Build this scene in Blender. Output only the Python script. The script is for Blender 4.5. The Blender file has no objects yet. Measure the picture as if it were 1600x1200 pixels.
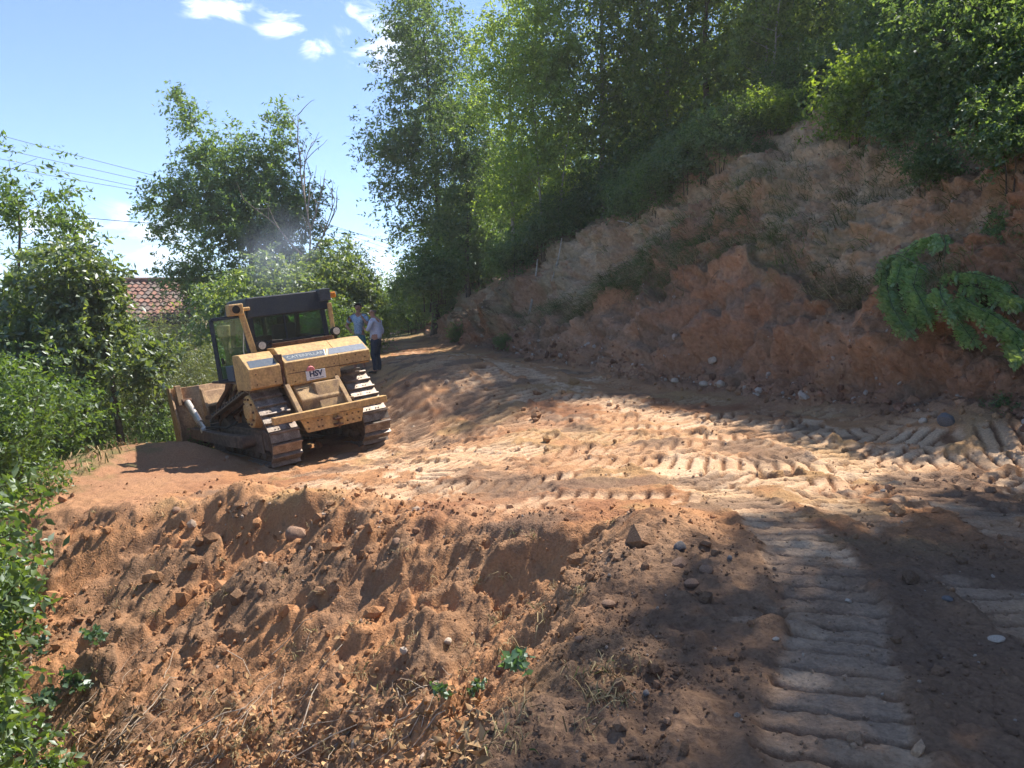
import bpy, bmesh, math, random
import numpy as np
from mathutils import Vector, Matrix

# ------------------------------------------------------------------ camera, sky, sun, exposure
SC = bpy.context.scene
COL = SC.collection
CAM_H = 1.6
FPX = 1200.0                                    # focal length in pixels of a 1600 px wide frame
PITCH = math.atan(90.0 / FPX)
SUN_AZ, SUN_EL = math.radians(46), math.radians(56)   # azimuth clockwise from +Y

cam = bpy.data.objects.new('camera', bpy.data.cameras.new('camera'))
COL.objects.link(cam)
cam.location = (0, 0, CAM_H)
cam.rotation_euler = (math.pi / 2 - PITCH, 0, 0)
cam.data.sensor_width = 36.0
cam.data.lens = 36.0 * FPX / 1600.0
cam.data.clip_start = 0.05
cam.data.clip_end = 20000
SC.camera = cam

def ray_dir(u, v):
    a = (u - 800) / FPX; b = (600 - v) / FPX
    c, s = math.cos(PITCH), math.sin(PITCH)
    return (a, c + b * s, -s + b * c)
def at(u, v, Y):
    """world point at depth Y (metres along +Y) seen in the photograph's pixel u, v"""
    d = ray_dir(u, v)
    return (d[0] * Y / d[1], Y, CAM_H + d[2] * Y / d[1])

world = bpy.data.worlds.new('World')
SC.world = world
world.use_nodes = True
def build_world():
    nt = world.node_tree; N = nt.nodes; L = nt.links
    for n in list(N): N.remove(n)
    out = N.new('ShaderNodeOutputWorld'); bg = N.new('ShaderNodeBackground')
    bg.inputs['Strength'].default_value = 0.082
    sky = N.new('ShaderNodeTexSky'); sky.sky_type = 'NISHITA'; sky.sun_disc = False
    sky.sun_elevation = SUN_EL; sky.sun_rotation = SUN_AZ
    sky.altitude = 600; sky.air_density = 0.72; sky.dust_density = 0.08; sky.ozone_density = 3.0
    tc = N.new('ShaderNodeTexCoord')
    noise = N.new('ShaderNodeTexNoise'); noise.inputs['Scale'].default_value = 15.0
    noise.inputs['Detail'].default_value = 7; noise.inputs['Roughness'].default_value = 0.68; noise.inputs['Distortion'].default_value = 1.1
    mp = N.new('ShaderNodeMapping'); mp.inputs['Scale'].default_value = (1, 1, 1.9)
    L.new(tc.outputs['Generated'], mp.inputs['Vector']); L.new(mp.outputs['Vector'], noise.inputs['Vector'])
    def math_(op, a, b=None, clamp=False):
        m = N.new('ShaderNodeMath'); m.operation = op; m.use_clamp = clamp
        for i, x in enumerate((a, b)):
            if x is None: continue
            if isinstance(x, (int, float)): m.inputs[i].default_value = x
            else: L.new(x, m.inputs[i])
        return m.outputs[0]
    # small fair-weather clouds, each a soft patch in a direction of the sky broken up by the noise
    patches = [(335, 6, .050, 1.), (440, 40, .042, 1.), (490, 72, .032, 1.), (548, 18, .026, .8), (585, 45, .055, .9), (625, 90, .075, 1.),
               (130, 368, .07, .8), (230, 362, .08, .85), (270, 400, .07, .75), (560, 410, .08, .8), (640, 440, .08, .8), (60, 350, .06, .6),
               (-700, 100, .16, .9), (2500, -300, .2, .9), (-300, -700, .12, .9)]
    total = None
    for (u, v, r, a) in patches:
        d = Vector(ray_dir(u, v)).normalized()
        sub = N.new('ShaderNodeVectorMath'); sub.operation = 'SUBTRACT'
        L.new(tc.outputs['Generated'], sub.inputs[0]); sub.inputs[1].default_value = d
        mul = N.new('ShaderNodeVectorMath'); mul.operation = 'MULTIPLY'
        L.new(sub.outputs[0], mul.inputs[0]); mul.inputs[1].default_value = (1, 1, 1.7)
        ln = N.new('ShaderNodeVectorMath'); ln.operation = 'LENGTH'; L.new(mul.outputs[0], ln.inputs[0])
        g = math_('MULTIPLY', math_('SUBTRACT', 1.0, math_('DIVIDE', ln.outputs['Value'], r), True), a)
        total = g if total is None else math_('MAXIMUM', total, g)
    dens = math_('ADD', total, math_('MULTIPLY', math_('SUBTRACT', noise.outputs['Fac'], 0.58), 3.4))
    dens = math_('MULTIPLY', dens, math_('MULTIPLY', total, 2.2, True), True)
    dens = math_('MULTIPLY', dens, 0.95, True)
    mix = N.new('ShaderNodeMix'); mix.data_type = 'RGBA'
    L.new(dens, mix.inputs[0]); L.new(sky.outputs[0], mix.inputs[6])
    mix.inputs[7].default_value = (7.0, 7.3, 7.8, 1)
    L.new(mix.outputs[2], bg.inputs['Color']); L.new(bg.outputs[0], out.inputs['Surface'])
build_world()

sun = bpy.data.objects.new('sun', bpy.data.lights.new('sun', 'SUN'))
COL.objects.link(sun)
sun.data.energy = 3.1
sun.data.angle = math.radians(0.53)
sun.data.color = (1.0, 0.93, 0.82)
SUN_DIR = Vector((math.sin(SUN_AZ) * math.cos(SUN_EL), math.cos(SUN_AZ) * math.cos(SUN_EL), math.sin(SUN_EL)))
sun.rotation_euler = SUN_DIR.to_track_quat('Z', 'Y').to_euler()
sun.location = (20, 20, 40)

SC.view_settings.view_transform = 'Standard'
SC.view_settings.look = 'None'
SC.view_settings.gamma = 1.0
SC.view_settings.exposure = 1.8
SC.view_settings.use_curve_mapping = False
SC.render.engine = 'CYCLES'
SC.cycles.use_denoising = True
SC.cycles.max_bounces = 8
SC.cycles.diffuse_bounces = 5
SC.cycles.glossy_bounces = 2
SC.cycles.transmission_bounces = 4
SC.cycles.transparent_max_bounces = 8
SC.cycles.volume_bounces = 0
SC.cycles.caustics_reflective = False
SC.cycles.caustics_refractive = False
SC.cycles.use_adaptive_sampling = True
SC.cycles.adaptive_threshold = 0.02

# ------------------------------------------------------------------ helpers
rng = np.random.default_rng(7)
random.seed(7)

def _hash(ix, iy, iz, seed):
    h = (ix.astype(np.uint32) * np.uint32(374761393) + iy.astype(np.uint32) * np.uint32(668265263)
         + iz.astype(np.uint32) * np.uint32(2147483647) + np.uint32((seed * 144665) & 0xffffffff))
    h = (h ^ (h >> np.uint32(13))) * np.uint32(1274126177)
    h = h ^ (h >> np.uint32(16))
    return (h & np.uint32(0xffff)).astype(np.float32) / 32767.5 - 1.0
def noise2(x, y, seed=0):
    x = np.asarray(x, np.float32); y = np.asarray(y, np.float32)
    fx, fy = np.floor(x), np.floor(y)
    ix, iy = fx.astype(np.int64), fy.astype(np.int64)
    tx, ty = x - fx, y - fy
    tx = tx * tx * tx * (tx * (tx * 6 - 15) + 10); ty = ty * ty * ty * (ty * (ty * 6 - 15) + 10)
    z = np.zeros_like(ix)
    a = _hash(ix, iy, z, seed); b = _hash(ix + 1, iy, z, seed)
    c = _hash(ix, iy + 1, z, seed); d = _hash(ix + 1, iy + 1, z, seed)
    return (a + (b - a) * tx) * (1 - ty) + (c + (d - c) * tx) * ty
def fbm2(x, y, oct=4, seed=0, gain=0.5, lac=2.03):
    s = np.zeros(np.broadcast(x, y).shape, np.float32); amp = 1.0; f = 1.0
    for o in range(oct):
        c, sn = math.cos(o * 0.7), math.sin(o * 0.7)
        s += amp * noise2((x * c - y * sn) * f + 17.3 * o, (x * sn + y * c) * f - 9.1 * o, seed + o)
        amp *= gain; f *= lac
    return s
def ridge2(x, y, oct=3, seed=0):
    s = 0; amp = 1.0; f = 1.0
    for o in range(oct):
        s = s + amp * (1 - np.abs(noise2(x * f + 5.7 * o, y * f - 3.3 * o, seed + o)) * 2)
        amp *= 0.5; f *= 2.1
    return s
def sstep(a, b, x):
    t = np.clip((x - a) / (b - a), 0, 1)
    return t * t * (3 - 2 * t)

def tag(o, label=None, cat=None, group=None, kind=None):
    if label: o['label'] = label
    if cat: o['category'] = cat
    if group: o['group'] = group
    if kind: o['kind'] = kind
    return o
def link(name, data, parent=None, mat=None):
    o = bpy.data.objects.new(name, data)
    COL.objects.link(o)
    if parent is not None: o.parent = parent
    if mat is not None and data is not None and not data.materials: data.materials.append(mat)
    return o
def empty(name, loc=(0, 0, 0), rot=(0, 0, 0)):
    o = bpy.data.objects.new(name, None)
    o.empty_display_size = 0.2
    COL.objects.link(o); o.location = loc; o.rotation_euler = rot
    return o
def np_mesh(name, V, F, smooth=True, col=None):
    """V (n,3) float, F (m,k) int, all faces with k corners"""
    V = np.ascontiguousarray(V, np.float32); F = np.ascontiguousarray(F, np.int32)
    me = bpy.data.meshes.new(name)
    n, m, k = len(V), len(F), F.shape[1]
    me.vertices.add(n); me.vertices.foreach_set('co', V.ravel())
    me.loops.add(m * k); me.loops.foreach_set('vertex_index', F.ravel())
    me.polygons.add(m)
    me.polygons.foreach_set('loop_start', np.arange(0, m * k, k, dtype=np.int32))
    me.polygons.foreach_set('loop_total', np.full(m, k, np.int32))
    me.polygons.foreach_set('use_smooth', np.full(m, smooth, bool))
    if col is not None:
        ca = me.color_attributes.new('col', 'FLOAT_COLOR', 'POINT')
        c4 = np.ones((n, 4), np.float32); c4[:, :3] = col
        ca.data.foreach_set('color', c4.ravel())
    me.update(calc_edges=True)
    return me

class MB:
    """collects simple solids into one mesh"""
    def __init__(s): s.v = []; s.f = []
    def add(s, vs, fs):
        b = len(s.v); s.v += [tuple(p) for p in vs]; s.f += [tuple(i + b for i in f) for f in fs]; return s
    def box(s, x0, x1, y0, y1, z0, z1):
        vs = [(x, y, z) for z in (z0, z1) for y in (y0, y1) for x in (x0, x1)]
        return s.add(vs, [(0, 2, 3, 1), (4, 5, 7, 6), (0, 1, 5, 4), (2, 6, 7, 3), (0, 4, 6, 2), (1, 3, 7, 5)])
    def prism(s, poly, y0, y1):
        """poly in (x, z), counter-clockwise seen from -y, extruded in y"""
        n = len(poly)
        vs = [(x, y0, z) for x, z in poly] + [(x, y1, z) for x, z in poly]
        fs = [tuple(range(n)), tuple(range(2 * n - 1, n - 1, -1))]
        fs += [((i + 1) % n, i, n + i, n + (i + 1) % n) for i in range(n)]
        return s.add(vs, fs)
    def bar(s, p0, p1, w, h, up=(0, 0, 1)):
        p0, p1 = Vector(p0), Vector(p1); d = (p1 - p0).normalized()
        a = d.cross(Vector(up)); a = a.normalized() if a.length > 1e-4 else Vector((1, 0, 0)); b = a.cross(d).normalized()
        vs = []
        for p in (p0, p1):
            for (i, j) in ((-1, -1), (1, -1), (1, 1), (-1, 1)):
                vs.append(p + a * (i * w / 2) + b * (j * h / 2))
        return s.add(vs, [(3, 2, 1, 0), (4, 5, 6, 7), (0, 1, 5, 4), (1, 2, 6, 5), (2, 3, 7, 6), (3, 0, 4, 7)])
    def tube(s, pts, rad, n=8, cap=True):
        pts = [Vector(p) for p in pts]
        if not hasattr(rad, '__len__'): rad = [rad] * len(pts)
        ref = Vector((0.31, 0.17, 0.93)); base = len(s.v); vs = []; fs = []
        for i, p in enumerate(pts):
            d = (pts[min(i + 1, len(pts) - 1)] - pts[max(i - 1, 0)]).normalized()
            a = d.cross(ref); a = a.normalized() if a.length > 1e-3 else d.orthogonal().normalized(); b = d.cross(a)
            ref = b.cross(d) if False else ref
            for k in range(n):
                t = 2 * math.pi * k / n
                vs.append(p + (a * math.cos(t) + b * math.sin(t)) * rad[i])
        for i in range(len(pts) - 1):
            for k in range(n):
                k2 = (k + 1) % n
                fs.append((i * n + k, i * n + k2, (i + 1) * n + k2, (i + 1) * n + k))
        if cap:
            fs.append(tuple(range(n - 1, -1, -1))); fs.append(tuple(range((len(pts) - 1) * n, len(pts) * n)))
        return s.add(vs, fs)
    def cyl(s, p0, p1, r, n=16, r1=None):
        return s.tube([p0, p1], [r, r if r1 is None else r1], n)
    def mesh(s, name):
        me = bpy.data.meshes.new(name); me.from_pydata([tuple(p) for p in s.v], [], s.f); me.update(); return me
    def build(s, name, mat, parent=None, bevel=0.0, smooth=False):
        me = s.mesh(name); o = link(name, me, parent, mat)
        if smooth:
            me.polygons.foreach_set('use_smooth', np.ones(len(me.polygons), bool))
            try: me.set_sharp_from_angle(angle=math.radians(40))
            except Exception: pass
        if bevel:
            m = o.modifiers.new('bevel', 'BEVEL'); m.width = bevel; m.segments = 2; m.limit_method = 'ANGLE'; m.angle_limit = math.radians(40)
        return o

def copy_tree(o, parent=None):
    c = o.copy(); COL.objects.link(c); c.parent = parent
    for ch in o.children: copy_tree(ch, c)
    return c

# ------------------------------------------------------------------ materials
def new_mat(name):
    m = bpy.data.materials.new(name); m.use_nodes = True
    nt = m.node_tree
    for n in list(nt.nodes): nt.nodes.remove(n)
    out = nt.nodes.new('ShaderNodeOutputMaterial')
    return m, nt, nt.nodes, nt.links, out
def rgba(c): return (c[0], c[1], c[2], 1.0)
def paint(name, c1, c2=None, rough=0.6, metal=0.0, scale=6.0, mix=0.5, bump=0.0, spec=0.3):
    """worn paint or cloth or wood: two tones broken up by object-space noise"""
    m, nt, N, L, out = new_mat(name)
    b = N.new('ShaderNodeBsdfPrincipled'); L.new(b.outputs[0], out.inputs[0])
    b.inputs['Roughness'].default_value = rough; b.inputs['Metallic'].default_value = metal
    b.inputs['Specular IOR Level'].default_value = spec
    if c2 is None: c2 = tuple(x * 0.75 for x in c1)
    tc = N.new('ShaderNodeTexCoord'); no = N.new('ShaderNodeTexNoise')
    no.inputs['Scale'].default_value = scale; no.inputs['Detail'].default_value = 6; no.inputs['Roughness'].default_value = 0.65
    L.new(tc.outputs['Object'], no.inputs['Vector'])
    cr = N.new('ShaderNodeValToRGB'); L.new(no.outputs['Fac'], cr.inputs[0])
    cr.color_ramp.elements[0].position = mix - 0.12; cr.color_ramp.elements[0].color = rgba(c2)
    cr.color_ramp.elements[1].position = mix + 0.12; cr.color_ramp.elements[1].color = rgba(c1)
    n2 = N.new('ShaderNodeTexNoise'); n2.inputs['Scale'].default_value = scale * 7; n2.inputs['Detail'].default_value = 4; L.new(tc.outputs['Object'], n2.inputs['Vector'])
    m2 = N.new('ShaderNodeMapRange'); L.new(n2.outputs['Fac'], m2.inputs[0]); m2.inputs[1].default_value = .35; m2.inputs[2].default_value = .65; m2.inputs[3].default_value = .74; m2.inputs[4].default_value = 1.12
    mm = N.new('ShaderNodeMix'); mm.data_type = 'RGBA'; mm.blend_type = 'MULTIPLY'; mm.inputs[0].default_value = 1.0
    L.new(cr.outputs[0], mm.inputs[6]); L.new(m2.outputs[0], mm.inputs[7]); L.new(mm.outputs[2], b.inputs['Base Color'])
    if bump:
        bp = N.new('ShaderNodeBump'); bp.inputs['Strength'].default_value = bump; bp.inputs['Distance'].default_value = 0.02
        L.new(no.outputs['Fac'], bp.inputs['Height']); L.new(bp.outputs[0], b.inputs['Normal'])
    return m
def leaf_mat(name, dark, light, trans=0.45, gloss=0.06, tcol=None):
    m, nt, N, L, out = new_mat(name)
    geo = N.new('ShaderNodeNewGeometry'); cr = N.new('ShaderNodeValToRGB')
    L.new(geo.outputs['Random Per Island'], cr.inputs[0])
    cr.color_ramp.elements[0].color = rgba(dark); cr.color_ramp.elements[1].color = rgba(light)
    oi = N.new('ShaderNodeObjectInfo'); hs = N.new('ShaderNodeHueSaturation')
    mr = N.new('ShaderNodeMapRange'); L.new(oi.outputs['Random'], mr.inputs[0]); mr.inputs[3].default_value = 0.8; mr.inputs[4].default_value = 1.2
    L.new(mr.outputs[0], hs.inputs['Value']); L.new(cr.outputs[0], hs.inputs['Color'])
    d = N.new('ShaderNodeBsdfDiffuse'); t = N.new('ShaderNodeBsdfTranslucent'); g = N.new('ShaderNodeBsdfGlossy')
    g.inputs['Roughness'].default_value = 0.5; g.inputs['Color'].default_value = (0.9, 0.95, 1, 1)
    L.new(hs.outputs[0], d.inputs['Color'])
    tm = N.new('ShaderNodeMix'); tm.data_type = 'RGBA'; tm.blend_type = 'MULTIPLY'; tm.inputs[0].default_value = 1.0
    L.new(hs.outputs[0], tm.inputs[6]); tm.inputs[7].default_value = rgba(tcol or (2.2, 2.0, 0.8))
    L.new(tm.outputs[2], t.inputs['Color'])
    a = N.new('ShaderNodeMixShader'); a.inputs[0].default_value = trans; L.new(d.outputs[0], a.inputs[1]); L.new(t.outputs[0], a.inputs[2])
    b = N.new('ShaderNodeMixShader'); b.inputs[0].default_value = gloss; L.new(a.outputs[0], b.inputs[1]); L.new(g.outputs[0], b.inputs[2])
    L.new(b.outputs[0], out.inputs[0])
    return m
def soil_mat(name, bump=0.6, scale=30.0, dist=0.04):
    m, nt, N, L, out = new_mat(name)
    b = N.new('ShaderNodeBsdfPrincipled'); L.new(b.outputs[0], out.inputs[0])
    b.inputs['Roughness'].default_value = 0.95; b.inputs['Specular IOR Level'].default_value = 0.082
    at_ = N.new('ShaderNodeAttribute'); at_.attribute_name = 'col'
    tc = N.new('ShaderNodeTexCoord')
    n1 = N.new('ShaderNodeTexNoise'); n1.inputs['Scale'].default_value = scale; n1.inputs['Detail'].default_value = 8; n1.inputs['Roughness'].default_value = 0.7
    L.new(tc.outputs['Object'], n1.inputs['Vector'])
    n2 = N.new('ShaderNodeTexVoronoi'); n2.inputs['Scale'].default_value = scale * 1.3
    L.new(tc.outputs['Object'], n2.inputs['Vector'])
    mr = N.new('ShaderNodeMapRange'); L.new(n1.outputs['Fac'], mr.inputs[0])
    mr.inputs[1].default_value = 0.3; mr.inputs[2].default_value = 0.7; mr.inputs[3].default_value = 0.68; mr.inputs[4].default_value = 1.3
    mx = N.new('ShaderNodeMix'); mx.data_type = 'RGBA'; mx.blend_type = 'MULTIPLY'; mx.inputs[0].default_value = 1.0
    L.new(at_.outputs['Color'], mx.inputs[6]); L.new(mr.outputs[0], mx.inputs[7])
    L.new(mx.outputs[2], b.inputs['Base Color'])
    ad = N.new('ShaderNodeMath'); ad.operation = 'ADD'; L.new(n1.outputs['Fac'], ad.inputs[0])
    ml = N.new('ShaderNodeMath'); ml.operation = 'MULTIPLY'; ml.inputs[1].default_value = -0.35; L.new(n2.outputs['Distance'], ml.inputs[0]); L.new(ml.outputs[0], ad.inputs[1])
    bp = N.new('ShaderNodeBump'); bp.inputs['Strength'].default_value = bump; bp.inputs['Distance'].default_value = dist
    L.new(ad.outputs[0], bp.inputs['Height']); L.new(bp.outputs[0], b.inputs['Normal'])
    return m
def attr_mat(name, rough=0.9):
    m, nt, N, L, out = new_mat(name)
    b = N.new('ShaderNodeBsdfPrincipled'); L.new(b.outputs[0], out.inputs[0]); b.inputs['Roughness'].default_value = rough
    b.inputs['Specular IOR Level'].default_value = 0.082
    a = N.new('ShaderNodeAttribute'); a.attribute_name = 'col'; L.new(a.outputs['Color'], b.inputs['Base Color'])
    return m
# ------------------------------------------------------------------ terrain
DOZ_O = Vector((-3.61, 14.92, -0.88))
DOZ_R = Matrix.Rotation(math.radians(128.2), 3, 'Z') @ Matrix.Rotation(math.radians(2.7), 3, 'Y') @ Matrix.Rotation(math.radians(-7.2), 3, 'X')
def doz(x, y, z): return tuple(DOZ_R @ Vector((x, y, z)) + DOZ_O)

CP = [(0, 0, 0), (0, -6, 0), (4, -6, .05), (5, 0, .1), (-3, -6, -.3), (1.2, 3, 0), (3, 4, 0), (2, 6.5, -.02), (3.6, 6.2, -.02),
      at(1030, 830, 6), at(1600, 760, 8), at(1600, 690, 9.6), at(1400, 650, 12), at(1150, 620, 15), at(1000, 600, 17), at(840, 570, 22), at(720, 545, 29),
      at(650, 521, 45), at(750, 822, 7.5), at(900, 700, 11), at(700, 720, 11), at(1150, 720, 9.5),
      at(590, 582, 20), at(560, 580, 21), at(640, 600, 17.5), at(800, 620, 16),
      doz(-.6, 1.2, .0), doz(-.6, -1.2, .0), doz(2.7, 1.2, .0), doz(2.7, -1.2, .0), doz(1.2, 0, .0), doz(4.0, 1.5, -.02), doz(4.0, -1.5, .1),
      at(400, 792, 10), at(110, 800, 11), at(60, 752, 13), at(185, 705, 17),
      (-14, 20, -3), (-22, 32, -4), (-12, 12, -2.6), (-11, 26, -1.2), (-12, 40, 0.2), (-30, 60, -3), (-6, 60, 2.0), (12, 30, .6), (14, 10, .3), (14, -6, .2)]
CP = np.array(CP, np.float64)
def _tps(r2): return 0.5 * r2 * np.log(r2 + 1e-9)
_n = len(CP)
_A = np.zeros((_n + 3, _n + 3))
_d2 = ((CP[:, None, :2] - CP[None, :, :2]) ** 2).sum(-1)
_A[:_n, :_n] = _tps(_d2) + 0.3 * np.eye(_n)
_A[:_n, _n] = 1; _A[:_n, _n + 1:] = CP[:, :2]; _A[_n, :_n] = 1; _A[_n + 1:, :_n] = CP[:, :2].T
_w = np.linalg.solve(_A, np.concatenate([CP[:, 2], np.zeros(3)]))
def road_z(X, Y):
    X = np.clip(X, -45, 40); Yc = np.clip(Y, -12, 80)
    s = _w[_n] + _w[_n + 1] * X + _w[_n + 2] * Yc
    for i in range(_n):
        s = s + _w[i] * _tps((X - CP[i, 0]) ** 2 + (Yc - CP[i, 1]) ** 2)
    return np.clip(s, -7, 4.5)

LIP = np.array([(-1.6, -8), (-1.2, -2), (-.8, 0.5), (-.35, 2.3), (.25, 3.4), (.75, 4.8), (1.0, 5.9), (.55, 6.9), (-.3, 7.5), (-1.6, 8.5), (-2.4, 9.4),
                (-3.3, 10.1), (-4.6, 10.6), (-6.3, 11.0), (-8.0, 11.6), (-10, 11.0)], float)
POLY = np.vstack([LIP, [(-40, 10), (-40, -8)]])
def poly_dist(X, Y, P):
    best = np.full(X.shape, 1e9)
    for (a, b) in zip(P[:-1], P[1:]):
        d = b - a; L2 = (d ** 2).sum()
        t = np.clip(((X - a[0]) * d[0] + (Y - a[1]) * d[1]) / L2, 0, 1)
        best = np.minimum(best, (X - a[0] - t * d[0]) ** 2 + (Y - a[1] - t * d[1]) ** 2)
    return np.sqrt(best)
def inside(X, Y, P):
    r = np.zeros(X.shape, bool); n = len(P)
    for i in range(n):
        x0, y0 = P[i]; x1, y1 = P[(i + 1) % n]
        c = ((y0 > Y) != (y1 > Y)) & (X < (x1 - x0) * (Y - y0) / (y1 - y0 + 1e-12) + x0)
        r ^= c
    return r
def lip_sd(X, Y):
    d = poly_dist(X, Y, LIP)
    return np.where(inside(X, Y, POLY), d, -d)      # > 0 on the slope below the lip

MOUNDS = [(at(1015, 835, 6.0), .16, .38), (at(375, 800, 10.2), .30, .55), (at(470, 815, 9.6), .16, .4), (at(560, 800, 9.2), .10, .5), (at(840, 815, 7.2), .08, .4),
          (at(700, 810, 8.0), .10, .4), (at(250, 790, 10.8), .12, .6), (at(225, 715, 15.2), .30, .9), (at(300, 716, 15.0), .28, .7), (at(130, 735, 14), .2, .8), (at(1060, 700, 10.3), .08, .7),
          (at(820, 668, 12.6), .07, .5), (at(1540, 690, 9.6), .25, .9), (at(1480, 672, 10.6), .2, .7), (at(900, 760, 8.9), .05, .8)]
def macro_z(X, Y):
    X = np.asarray(X, np.float64); Y = np.asarray(Y, np.float64)
    z = road_z(X, Y)
    sd = lip_sd(X, Y) + 0.20 * fbm2(X * 1.3, Y * 1.3, 4, 31) * sstep(0.3, 1.5, np.hypot(X, Y))
    t = np.maximum(sd, 0)
    drop = 0.62 * (np.sqrt(t * t + .03) - math.sqrt(.03)) + .10 * (1 - np.exp(-t / .30)); drop = np.where(drop > 2.6, 2.6 + 1.3 * np.tanh((drop - 2.6) / 2.2), drop)
    drop = drop * (1 - 0.35 * sstep(-7, -14, X))
    z = z - drop
    for (p, h, r) in MOUNDS:
        z = z + h * np.exp(-((X - p[0]) ** 2 + (Y - p[1]) ** 2) / (r * r))
    far = sstep(45, 130, np.hypot(X, Y))
    z = z * (1 - far) + far * (-7.0)
    return z, sd

# passes of the tracked machine: centre lines; every one leaves two prints a gauge apart
SINGLE = [[(1.0, 1.9), (1.3, 3.0), (1.71, 3.92), (2.1, 5.3), (2.25, 7.1), (1.9, 9.0)], [(1.35, 4.3), (1.62, 5.5), (1.75, 7.2)],
          [(3.2, 2.5), (3.7, 4.5), (4.15, 6.6), (4.2, 9), (3.4, 12.5)], [(2.6, 2.0), (2.9, 4.0), (3.1, 6.0), (3.0, 8.5)]]
PAIRS = [[(4.9, 12.6), (1.2, 14.6), (-1.8, 15.6)], [(5.2, 10.2), (2.6, 10.9), (-.6, 12.2), (-2.4, 15.0)], [(1.3, 7.6), (.8, 10.5), (-.6, 14), (-2.8, 18.6), (-5.2, 25)], [(6.0, 9.2), (3.0, 8.3), (0.2, 8.6), (-2.0, 9.8)], [(3.9, 6.6), (3.4, 9.5), (2.0, 13.4), (-.2, 17.5), (-2.6, 22)], [(5.8, 11.2), (2, 12.4), (-2.2, 13.2)], [(4.6, 9), (1.8, 13), (-.6, 17), (-3.0, 23), (-6, 31)], [(2.9, 8.2), (2.3, 12), (.5, 15.5), (-1.9, 20.5), (-4.6, 28)],
         [(-4.2, 12.2), (-1, 10.4), (2.5, 9.2), (6, 8.2)], [(-3.0, 19.5), (-1.5, 16), (.5, 12.5), (2.6, 9.6), (5.5, 7.2)], [(-1.6, 18), (-.6, 14.5), (-1.4, 11.4), (-2.2, 10.2)], [(6.5, 8.0), (4.4, 11.5), (2.2, 15), (-.9, 20), (-3.6, 27)], [(5.9, 7.4), (1, 8.6), (-1.5, 10.5), (-3.6, 14.5)],
         [(-3.6, 14.9), (-2, 12.9), (0.3, 11), (3, 9.9), (6.5, 9.6)]]
def smooth_path(P, step=0.12):
    P = np.array(P, float)
    for _ in range(3):
        Q = [P[0]]
        for a, b in zip(P[:-1], P[1:]): Q += [a * .75 + b * .25, a * .25 + b * .75]
        Q.append(P[-1]); P = np.array(Q)
    return P
def offset_path(P, o):
    T = np.gradient(P, axis=0); T /= np.linalg.norm(T, axis=1)[:, None] + 1e-9
    return P + np.stack([-T[:, 1], T[:, 0]], 1) * o
PATHS = []
for pp in PAIRS:
    sp = smooth_path(pp); PATHS += [offset_path(sp, .94), offset_path(sp, -.94)]
PATHS += [smooth_path(p) for p in SINGLE]
def prints(X, Y):
    """height change, pad mask (pressed pale soil) and slot mask for the track prints"""
    dz = np.zeros(X.shape); pad = np.zeros(X.shape); slot = np.zeros(X.shape); edge = np.zeros(X.shape)
    for k, P in enumerate(PATHS):
        m = (X > P[:, 0].min() - .6) & (X < P[:, 0].max() + .6) & (Y > P[:, 1].min() - .6) & (Y < P[:, 1].max() + .6)
        idx = np.nonzero(m.ravel())[0]
        if not len(idx): continue
        x = X.ravel()[idx]; y = Y.ravel()[idx]
        best = np.full(len(idx), 1e9); al = np.zeros(len(idx)); ac = np.zeros(len(idx)); s0 = 0.0
        for a, b in zip(P[:-1], P[1:]):
            d = b - a; l = math.hypot(*d); d = d / l
            t = np.clip((x - a[0]) * d[0] + (y - a[1]) * d[1], 0, l)
            ex, ey = x - a[0] - t * d[0], y - a[1] - t * d[1]
            q = ex * ex + ey * ey; w = q < best
            best = np.where(w, q, best); al = np.where(w, s0 + t, al); ac = np.where(w, ex * -d[1] + ey * d[0], ac); s0 += l
        dist = np.sqrt(best)
        jit = 0.05 * noise2(x * 3.1, y * 3.1, 300 + k)
        inn = 1 - sstep(.24, .31, dist + jit * .9 + .03 * noise2(x * 11, y * 11, 320 + k))
        fade = sstep(-.1, .0, fbm2(x * .55, y * .55, 2, 70 + k) + .34) * (.12 + .88 * sstep(-.34, -.22, fbm2(x * 1.5, y * 1.5, 4, 400 + k)))
        if k in (len(PATHS) - 4, len(PATHS) - 2): fade = .55 + .45 * sstep(-.5, .0, fbm2(x * 2.4, y * 2.4, 4, 400 + k))
        ph = np.mod((al + jit * .3 + .012 * noise2(x * 7, y * 7, 340 + k)) / .203, 1.0)
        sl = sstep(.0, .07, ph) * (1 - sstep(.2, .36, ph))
        deep = .095 if k >= len(PATHS) - 4 else .046
        h = -0.012 + 0.018 * (ph - .5) - deep * sl + .010 * fbm2(x * 7, y * 7, 3, 11)
        w = inn * fade
        rim = np.exp(-((dist - .34) / .06) ** 2) * fade * .02 * (1 + noise2(x * 5, y * 5, 12))
        f = lambda A: A.reshape(-1)
        dzr, pr, sr = f(dz), f(pad), f(slot)
        dzr[idx] = dzr[idx] * (1 - w) + h * w + rim
        pr[idx] = pr[idx] * (1 - w) + w * (1 - sl) * (0.55 + .45 * sstep(-.4, .5, fbm2(x * 1.3, y * 1.3, 2, 90 + k)))
        sr[idx] = sr[idx] * (1 - w) + w * sl
        dz, pad, slot = dzr.reshape(X.shape), pr.reshape(X.shape), sr.reshape(X.shape)
    return dz, pad, slot

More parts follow.
